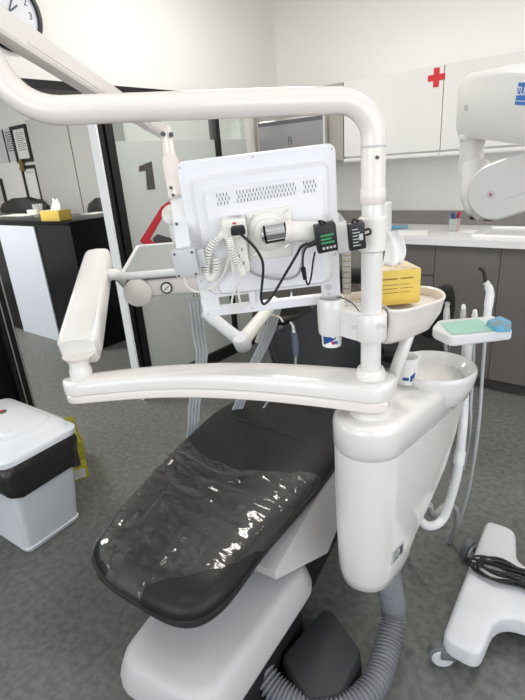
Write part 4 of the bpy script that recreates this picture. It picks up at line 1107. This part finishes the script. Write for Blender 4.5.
# corrugated hose and the dark floor box
hp = spline([(-.475, 1.10, .30), (-.468, 1.12, .20), (-.455, 1.12, .11), (-.440, 1.06, .062), (-.425, .98, .046), (-.420, .90, .046), (-.445, .82, .046), (-.50, .765, .046), (-.565, .735, .048), (-.630, .725, .055), (-.69, .728, .075), (-.735, .735, .085)], 16)
acc = [0.0]
for a, b in zip(hp, hp[1:]): acc.append(acc[-1] + (b - a).length)
fine, rr_, s_ = [], [], 0.0
i = 0
while s_ < acc[-1]:
    while acc[i + 1] < s_: i += 1
    fine.append(hp[i].lerp(hp[i + 1], (s_ - acc[i]) / (acc[i + 1] - acc[i])))
    rr_.append(.036 + .0055 * math.cos(s_ / .0135 * 2 * math.pi))
    s_ += .0025
tag(obj('corrugated_hose', MB().tube(fine, rr_, 24), M_hose, angle=180), 'grey corrugated suction hose curving from the water unit to the base', 'hose')
t = thing('floor_box', 'dark grey floor box beside the white shroud', 'floor box', (-.57, .88, 0))
fb = [(-.676, .790), (-.535, .728), (-.462, .800), (-.474, .955), (-.625, 1.03), (-.660, 1.01)]
o = ccw(rounded(fb, .03, 5))
obj('cover', MB().loft([[(p.x, p.y, z + k * .05 * (p.x + .66) * -1) for p in inset2d(o, i)] for i, z, k in ((0, 0, 0), (0, .03, 0), (.004, .085, .6), (.010, .098, .6), (.020, .102, .6))]), M_dark, t, angle=40)

# ------------------------------------------------------------------ stools behind
def stool(lab, x, y, rz, seat_z, back=True):
    M = Matrix.Translation((x, y, 0)) @ Matrix.Rotation(rz, 4, 'Z')
    t = thing('operator_stool', lab, 'stool', (x, y, 0), mat=M, group=None)
    obj('seat', MB(M).lathe([(.14, seat_z - .065), (.19, seat_z - .055), (.20, seat_z - .03), (.19, seat_z - .008), (.15, seat_z)], n=36), M_leather, t, angle=60)
    obj('column', MB(M).cyl((0, 0, .1), (0, 0, seat_z - .06), .025), M_steel, t)
    if back:
        rings = []
        for k in range(13):
            u = -1 + 2 * k / 12; a = u * .75
            hh = .135 * math.sqrt(max(.03, 1 - abs(u) ** 2.4)); th = .028
            rings.append([Vector(((.21 + dr) * math.sin(a), -(.21 + dr) * math.cos(a) , seat_z + .21 + dz)) for dr, dz in [(th * math.cos(b), hh * math.sin(b)) for b in [2 * math.pi * q / 16 for q in range(16)]]])
        obj('backrest', MB(M).loft(rings), M_leather, t, angle=60)
        obj('back_bar', MB(M).tube(spline([(0, -.05, seat_z - .07), (0, -.20, seat_z - .06), (0, -.262, seat_z + .03), (0, -.245, seat_z + .2)], 5), .012, 10), M_steel, t)
    for k in range(5):
        a = R(72 * k)
        obj('base_leg', MB(M).tube([(0, 0, .11), (.26 * math.cos(a), .26 * math.sin(a), .065)], [.022, .014], 8), M_frame, t)
        q = Vector((.26 * math.cos(a), .26 * math.sin(a), .028))
        obj('castor', MB(M).cyl(q + Vector((0, -.014, 0)), q + Vector((0, .014, 0)), .028, 14), M_frame, t)
stool('black operator stool with curved backrest behind the tissue tray', -.955, 2.37, R(75), .545)
stool('black operator stool standing left of the chair backrest', -1.83, 2.45, R(200), .60, True)

# ------------------------------------------------------------------ microscope stand
ms = thing('microscope_stand', 'white wheeled microscope stand, its arm reaching in from the right', 'microscope stand', (.05, 1.4, 0))
bo_ = [(-0.323, 1.703, 0.130)[:2], (-0.294, 1.107, 0.130)[:2], (-0.184, 1.103, 0.130)[:2], (-0.179, 1.293, 0.130)[:2], (.02, 1.315), (.20, 1.13), (.33, 1.10), (.33, 1.72), (.22, 1.72), (.06, 1.50), (-0.181, 1.540, 0.130)[:2], (-0.220, 1.705, 0.130)[:2]]
o = ccw(rounded(bo_, [.03, .03, .04, .08, .08, .06, .03, .03, .03, .06, .04, .04], 6))
obj('base_cover', MB().loft([[(p.x, p.y, z) for p in inset2d(o, i)] for i, z in ((.01, .066), (0, .07), (0, .118), (.003, .124), (.009, .129), (.018, .131))]), M_cart, ms, angle=45)
for x, y, rz in ((-.293, 1.118, .5), (-.352, 1.60, 1.2), (.33, 1.16, .2), (.33, 1.66, .4)):
    M = Matrix.Translation((x, y, .042)) @ Matrix.Rotation(rz, 4, 'Z')
    c = obj('castor', MB(M).tube([(0, -.016, 0), (0, -.012, 0), (0, .012, 0), (0, .016, 0)], [.036, .042, .042, .036], 28), M_castor, ms)
    obj('wheel_disc', MB(M).tube([(0, -.020, 0), (0, -.017, 0), (0, .017, 0), (0, .020, 0)], [.029, .032, .032, .029], 24), M_cart, c)
    obj('castor_fork', MB(M).box((.012, 0, .018), (.04, .05, .03), bev=.005), M_castor, c)
obj('mast', MB().lathe([(.06, .13), (.05, .15), (.035, .16), (.035, 1.36), (.05, 1.37), (.05, 1.60)], (.12, 1.33, 0), n=28), M_scope, ms)
# upper balanced arm, from the mast to its left end
ua0, ua1 = Vector((-0.653, 2.151, 1.654)), Vector((.12, 1.33, 1.50))
ad = (ua1 - ua0).normalized(); sv = ad.cross(Vector((0, 0, 1))).normalized(); uv = sv.cross(ad)
def hsec(p, hw, hb, ht):
    return [p + sv * x + Vector((0, 0, z)) for x, z in ((-hw * .82, hb), (-hw, hb + .03), (-hw, ht - .03), (-hw * .75, ht - .006), (-hw * .5, ht), (hw * .5, ht), (hw * .75, ht - .006), (hw, ht - .03), (hw, hb + .03), (hw * .82, hb))]
LA = (ua1 - ua0).length
obj('upper_arm', MB().loft([hsec(ua0 + ad * d_, hw, hb, ht) for d_, hw, hb, ht in ((0, .035, -.085, .055), (.004, .046, -.10, .075), (.02, .05, -.108, .092), (.06, .052, -.110, .105), (.35, .052, -.10, .125), (LA * .97, .05, -.09, .10), (LA, .04, -.07, .08))]), M_scope, ms, angle=40)
sg0 = ua0 + ad * .285 - sv * .0685
nz_ = Vector((4.936, -2.683, 0.000)) * 0
side = -1 if (sv.dot(Vector((0, 0, 1.5)) - ua0) < 0) else 1
sgc = Vector((-0.422, 2.036, 1.654)); sgd = sgc - Vector((0, 0, 1.5))
# put the sign on the arm's near face
nface = sv * side
sgc = Vector((0, 0, 1.5)) + sgd * (((ua0 - Vector((0, 0, 1.5))).dot(nface) + .0528) / sgd.dot(nface))
MS = frame_of(sgc, ad, (0, 0, 1))
if MS.col[2].to_3d().dot(nface) < 0: MS = frame_of(sgc, -ad, (0, 0, 1))
sgn = obj('name_plate', MB(MS).box((.0, 0, 0), (.115, .060, .002)), M_blue, ms, label='blue name plate with white lettering')
l = MB(MS); text_mb(l, 'ZUM', Matrix.Translation((-.024, .006, .0016)), .034, .0005); l.bx(-.054, .054, -.0205, -.0185, .0011, .0018)
obj('lettering', l, M_paper, sgn)
q_ = Vector((-0.577, 2.094, 1.636)); q_ = q_ - nface * ((q_ - ua0).dot(nface) - .0520)
obj('cover_screw', MB().lathe([(.011, 0), (.011, .003), (.008, .0035), (.008, .002), (0.002, .002)], q_, nface, n=20), M_greyp, ms)
nkx = ua0 + ad * .060
obj('swivel_neck', MB().lathe([(.052, -.155), (.052, -.14), (.046, -.138), (.044, -.28), (.0, -.28)], nkx + Vector((0, 0, .035)), n=32), M_scope, ms)
# elbow fork below and the lower balanced arm rising to the right
el = nkx + Vector((0, 0, -.31))
el = Vector((-0.463, 1.958, 1.345))
lad = (Vector((-0.336, 1.946, 1.388)) - el).normalized()
rad = .098
lv = Vector((0, 0, 1)); ls_ = lad.cross(lv).normalized(); lup = ls_.cross(lad).normalized()
nf2 = ls_ if ls_.dot(Vector((0, 0, 1.5)) - el) > 0 else -ls_
prof_ = []
for k in range(17):
    a = R(90 + 180 * k / 16); prof_.append(lad * (rad * math.cos(a)) + lup * (rad * math.sin(a)))
prof_ += [lad * .55 - lup * rad * .95, lad * .55 + lup * rad * 1.0]
rings = []
for off, s in ((-.044, .93), (-.04, 1), (.04, 1), (.046, .93)):
    rings.append([el + p * s + nf2 * off for p in prof_])
obj('lower_arm', MB().loft(rings), M_scope, ms, angle=40)
obj('arm_stripe', MB().tube([el + lad * .02 - lup * .035 + nf2 * .0455, el + lad * .53 - lup * .035 + nf2 * .0455], .0014, 6), M_greyp, ms)
obj('pivot_screw', MB().lathe([(.012, 0), (.012, .004), (.009, .005)], el - lad * .012 - lup * .004 + nf2 * .0445, nf2, n=20), M_greyp, ms)
obj('pivot_screw_head', MB().lathe([(.004, 0), (.004, .0065)], el - lad * .012 - lup * .004 + nf2 * .0455, nf2, n=12), M_red, ms)
nb = nkx + Vector((0, 0, -.245))
fk = []
for (px, py, hw_) in ():
    pass
pts = [Vector((-0.581, 2.057, 1.430)), Vector((-0.567, 2.026, 1.374)), Vector((-0.555, 1.998, 1.325)), Vector((-0.533, 1.981, 1.283)), Vector((-0.501, 1.979, 1.255))]
obj('elbow_fork', MB().tube(spline(pts, 5), [.052] * 6 + [.052] * 5 + [.048] * 5 + [.036] * 4 + [.022], 20), M_scope, ms, angle=50)
obj('elbow_knob', MB().tube([Vector((-0.563, 1.996, 1.252)), Vector((-0.498, 2.043, 1.239))], [.013, .012], 14), M_rubber, ms, label='black lever under the elbow')
hd_ = lad * .5 + el
obj('microscope_head', MB().lathe([(.03, 0), (.05, .02), (.06, .1), (.05, .2), (.03, .24)], hd_ + Vector((0, 0, -.22)), n=24), M_scope, ms)
# cable bundle on the base
random.seed(5)
ccx = Vector((-.155, 1.445, .139))
pts = []
for k in range(7 * 12):
    a = 2 * math.pi * k / 12; lo = k // 12
    rx = .135 + .022 * math.sin(lo * 2.3); ry = .058 + .020 * math.cos(lo * 1.7)
    off = Vector((.012 * math.sin(lo * 1.9), .010 * math.cos(lo * 2.7), 0))
    x = rx * math.cos(a); y = ry * math.sin(a) * (0.35 + .65 * abs(math.cos(a)) ** .8)
    ang_ = .10 + .06 * math.sin(lo * 3.1)
    pts.append(ccx + off + Vector((x * math.cos(ang_) - y * math.sin(ang_), x * math.sin(ang_) + y * math.cos(ang_), .004 + .005 * lo * (.6 + .4 * math.sin(a * 2 + lo)))))
t = thing('cable_bundle', 'black cable bundle lying on the white wheeled base', 'cable', ccx)
obj('coils', MB().tube(spline(pts, 3), .0042, 8), M_rubber, t)
obj('tie', MB().tube([ccx + Vector((.045 + .0 * k, .036 * math.cos(k * math.pi / 6), .024 + .022 * math.sin(k * math.pi / 6))) for k in range(12)], .003, 6, closed=True), M_rubber, t)

# ------------------------------------------------------------------ swing bin and yellow carton
bcn = Vector((-2.09, .73, 0)); brz = R(4)
MBn = Matrix.Translation(bcn) @ Matrix.Rotation(brz, 4, 'Z')
bn = thing('swing_bin', 'white plastic bin with a lid and black liner, by the left edge', 'bin', bcn, mat=MBn)
def rrect(cx, cy, hx, hy, r_, n=6): return ccw(rounded([(cx - hx, cy - hy), (cx + hx, cy - hy), (cx + hx, cy + hy), (cx - hx, cy + hy)], r_, n))
def binloft(name, spec, mt, ang=50, **k): return obj(name, MB(MBn).loft([[(p.x, p.y, z) for p in rrect(*q)] for *q, z in spec]), mt, bn, angle=ang, **k)
binloft('body', [(.0, -.015, .205, .128, .03, 0), (.0, -.015, .212, .135, .035, .010), (.0, -.015, .213, .136, .035, .022), (.0, -.015, .208, .132, .035, .026), (.0, -.005, .262, .158, .04, .44)], M_bin)
rings = []
for z, gx in ((.475, .0), (.455, .014), (.43, .024), (.40, .022), (.37, .020), (.315, .014), (.31, .004)):
    ring = []
    for p in rrect(.0, -.007, .258 + gx, .156 + gx, .05, 10):
        nn = mnoise.noise(Vector((p.x * 13, p.y * 13, z * 16)))
        d = p.normalized() * (.018 * nn + .010 * mnoise.noise(Vector((p.x * 31, p.y * 31, z * 30))))
        hem = .06 * mnoise.noise(Vector((p.x * 7 + 2, p.y * 7, 2))) if z < .34 else .012 * mnoise.noise(Vector((p.x * 9, p.y * 9, 5)))
        ring.append((p.x + d.x, p.y + d.y, z + (hem if z < .46 else 0)))
    rings.append(ring)
obj('liner', MB(MBn).loft(rings, cap=False), M_liner, bn, angle=180, label='black bag folded over the rim')
binloft('lid', [(.0, -.005, .272, .168, .06, .461), (.0, -.005, .283, .178, .06, .465), (.0, -.005, .284, .179, .06, .487), (.0, -.005, .276, .171, .06, .495), (.0, -.005, .262, .158, .06, .498), (.0, .0, .250, .150, .06, .519), (.0, .0, .215, .125, .06, .535), (.0, .0, .12, .07, .05, .541)], M_bin)
binloft('swing_flap', [(.0, .0, .205, .117, .05, .530), (.0, .0, .200, .113, .05, .541), (.0, .0, .185, .100, .05, .546), (.0, .0, .09, .05, .03, .549)], M_bin)
binloft('grip', [(.09, -.065, .075, .020, .02, .535), (.09, -.065, .070, .016, .016, .5495), (.09, -.065, .05, .008, .008, .550)], M_bin)
lq = MBn.inverted() @ Vector((-2.133, 0.748, 0.549))
obj('button', MB(MBn).lathe([(.020, .540), (.020, .551), (.014, .5525)], (lq.x, lq.y, 0), n=20), M_print, bn)
obj('button_dot', MB(MBn).lathe([(.008, .5515), (.008, .554)], (lq.x, lq.y, 0), n=14), M_red, bn)
l = MB(MBn)
for k in range(3): l.box((.2335 + .0045 * k * 0, .0, .262 - .012 * k), (.002, .075 - .012 * (k % 2), .005), rot=Matrix.Rotation(R(7.5), 3, 'Y'))
obj('faint_marking', l, M_smudge, bn)
yb = Vector((-2.336, 1.05, 0)); yz = R(-23)
MY = Matrix.Translation(yb) @ Matrix.Rotation(yz, 4, 'Z')
t = thing('yellow_carton', 'open yellow carton standing on the floor behind the bin', 'carton', yb, mat=MY)
mb = MB(MY); hx, hy, hz, th = .16, .10, .165, .004
mb.bx(-hx, hx, -hy, -hy + th, 0, hz).bx(-hx, hx, hy - th, hy, 0, hz).bx(-hx, -hx + th, -hy + th, hy - th, 0, hz).bx(hx - th, hx, -hy + th, hy - th, 0, hz).bx(-hx + th, hx - th, -hy + th, hy - th, 0, .004)
obj('carton', mb, M_yellow2, t)
obj('bag_edge', MB(MY).loft([[(x * hx * k, y * hy * k, z) for x, y in ((-1, -1), (1, -1), (1, 1), (-1, 1))] for k, z in ((1.01, .11), (1.05, .165), (1.09, .215))], cap=False), M_ybag, t, label='translucent yellow bag rim')
obj('printed_patch', MB(MY).bx(hx + .0003, hx + .0012, -.085, .085, .006, .06), M_paper, t)
l = MB(MY); l.bx(hx + .0013, hx + .002, -.03, .03, .012, .03)
obj('barcode', l, M_greyp, t)

# ------------------------------------------------------------------ lights and camera
def area(name, loc, rot, sx, sy, power, col=(1, 1, 1)):
    l = bpy.data.lights.new(name, 'AREA'); l.shape = 'RECTANGLE'; l.size = sx; l.size_y = sy; l.energy = power; l.color = col
    o = bpy.data.objects.new(name, l); COL.objects.link(o); o.location = loc; o.rotation_euler = rot
    return o
for i, (x, y) in enumerate(((-.9, .1), (-1.7, 2.2), (-5.0, 1.2), (.2, 2.2))):  # unseen ceiling panels, added to brighten the walls and the reception
    t = thing('ceiling_fill_light', ['added square fill light above the dental chair leg end', 'added square fill light nearer the cabinets and the glass screen', 'added square fill light over the reception desk', 'added square fill light above the sink side'][i], 'ceiling light', (x, y, CH - .02), group='added ceiling fill lights')
    obj('frame', MB().bx(x - .31, x + .31, y - .31, y - .29, CH - .03, CH - .0005).bx(x - .31, x + .31, y + .29, y + .31, CH - .03, CH - .0005).bx(x - .31, x - .29, y - .29, y + .29, CH - .03, CH - .0005).bx(x + .29, x + .31, y - .29, y + .29, CH - .03, CH - .0005), M_alu, t)
    obj('diffuser', MB().bx(x - .29, x + .29, y - .29, y + .29, CH - .02, CH - .001), M_led, t)
    area('panel fill light', (x, y, CH - .035), (0, 0, 0), .58, .58, [4, 20, 66, 20][i], (1, .95, .88))
area('window daylight', (1.72, 0, 1.65), (0, R(90), 0), 1.55, 3.1, 28, (.96, .98, 1.0))
area('window daylight', (-.65, -2.62, 1.65), (R(90), 0, 0), 3.0, 1.55, 34, (.93, .97, 1.0))
area('window daylight', (-5.5, -2.62, 1.65), (R(90), 0, 0), 2.1, 1.55, 90, (.93, .97, 1.0))
wd = bpy.data.worlds.new('sky'); SC.world = wd; wd.use_nodes = True
wd.node_tree.nodes['Background'].inputs['Color'].default_value = (.85, .92, 1.0, 1)
wd.node_tree.nodes['Background'].inputs['Strength'].default_value = 1.5

cam = bpy.data.cameras.new('camera'); cam.sensor_fit = 'VERTICAL'; cam.sensor_height = 36; cam.lens = 485 / 700 * 36; cam.clip_start = .02
co = bpy.data.objects.new('camera', cam); COL.objects.link(co)
RR = ((0.78639, 0.17229, -0.59321), (0.61392, -0.3244, 0.71963), (-0.06846, -0.9301, -0.36088))
m4 = Matrix([[r[0], -r[1], -r[2], 0] for r in RR] + [[0, 0, 0, 1]])
m4.translation = Vector((0, 0, 1.5)); co.matrix_world = m4
SC.camera = co
vs = SC.view_settings
vs.view_transform = 'Standard'; vs.look = 'None'; vs.gamma = 1; vs.exposure = 0.04
vs.use_curve_mapping = False
SC.cycles.max_bounces = 8; SC.cycles.transparent_max_bounces = 12
SC.cycles.use_denoising = True
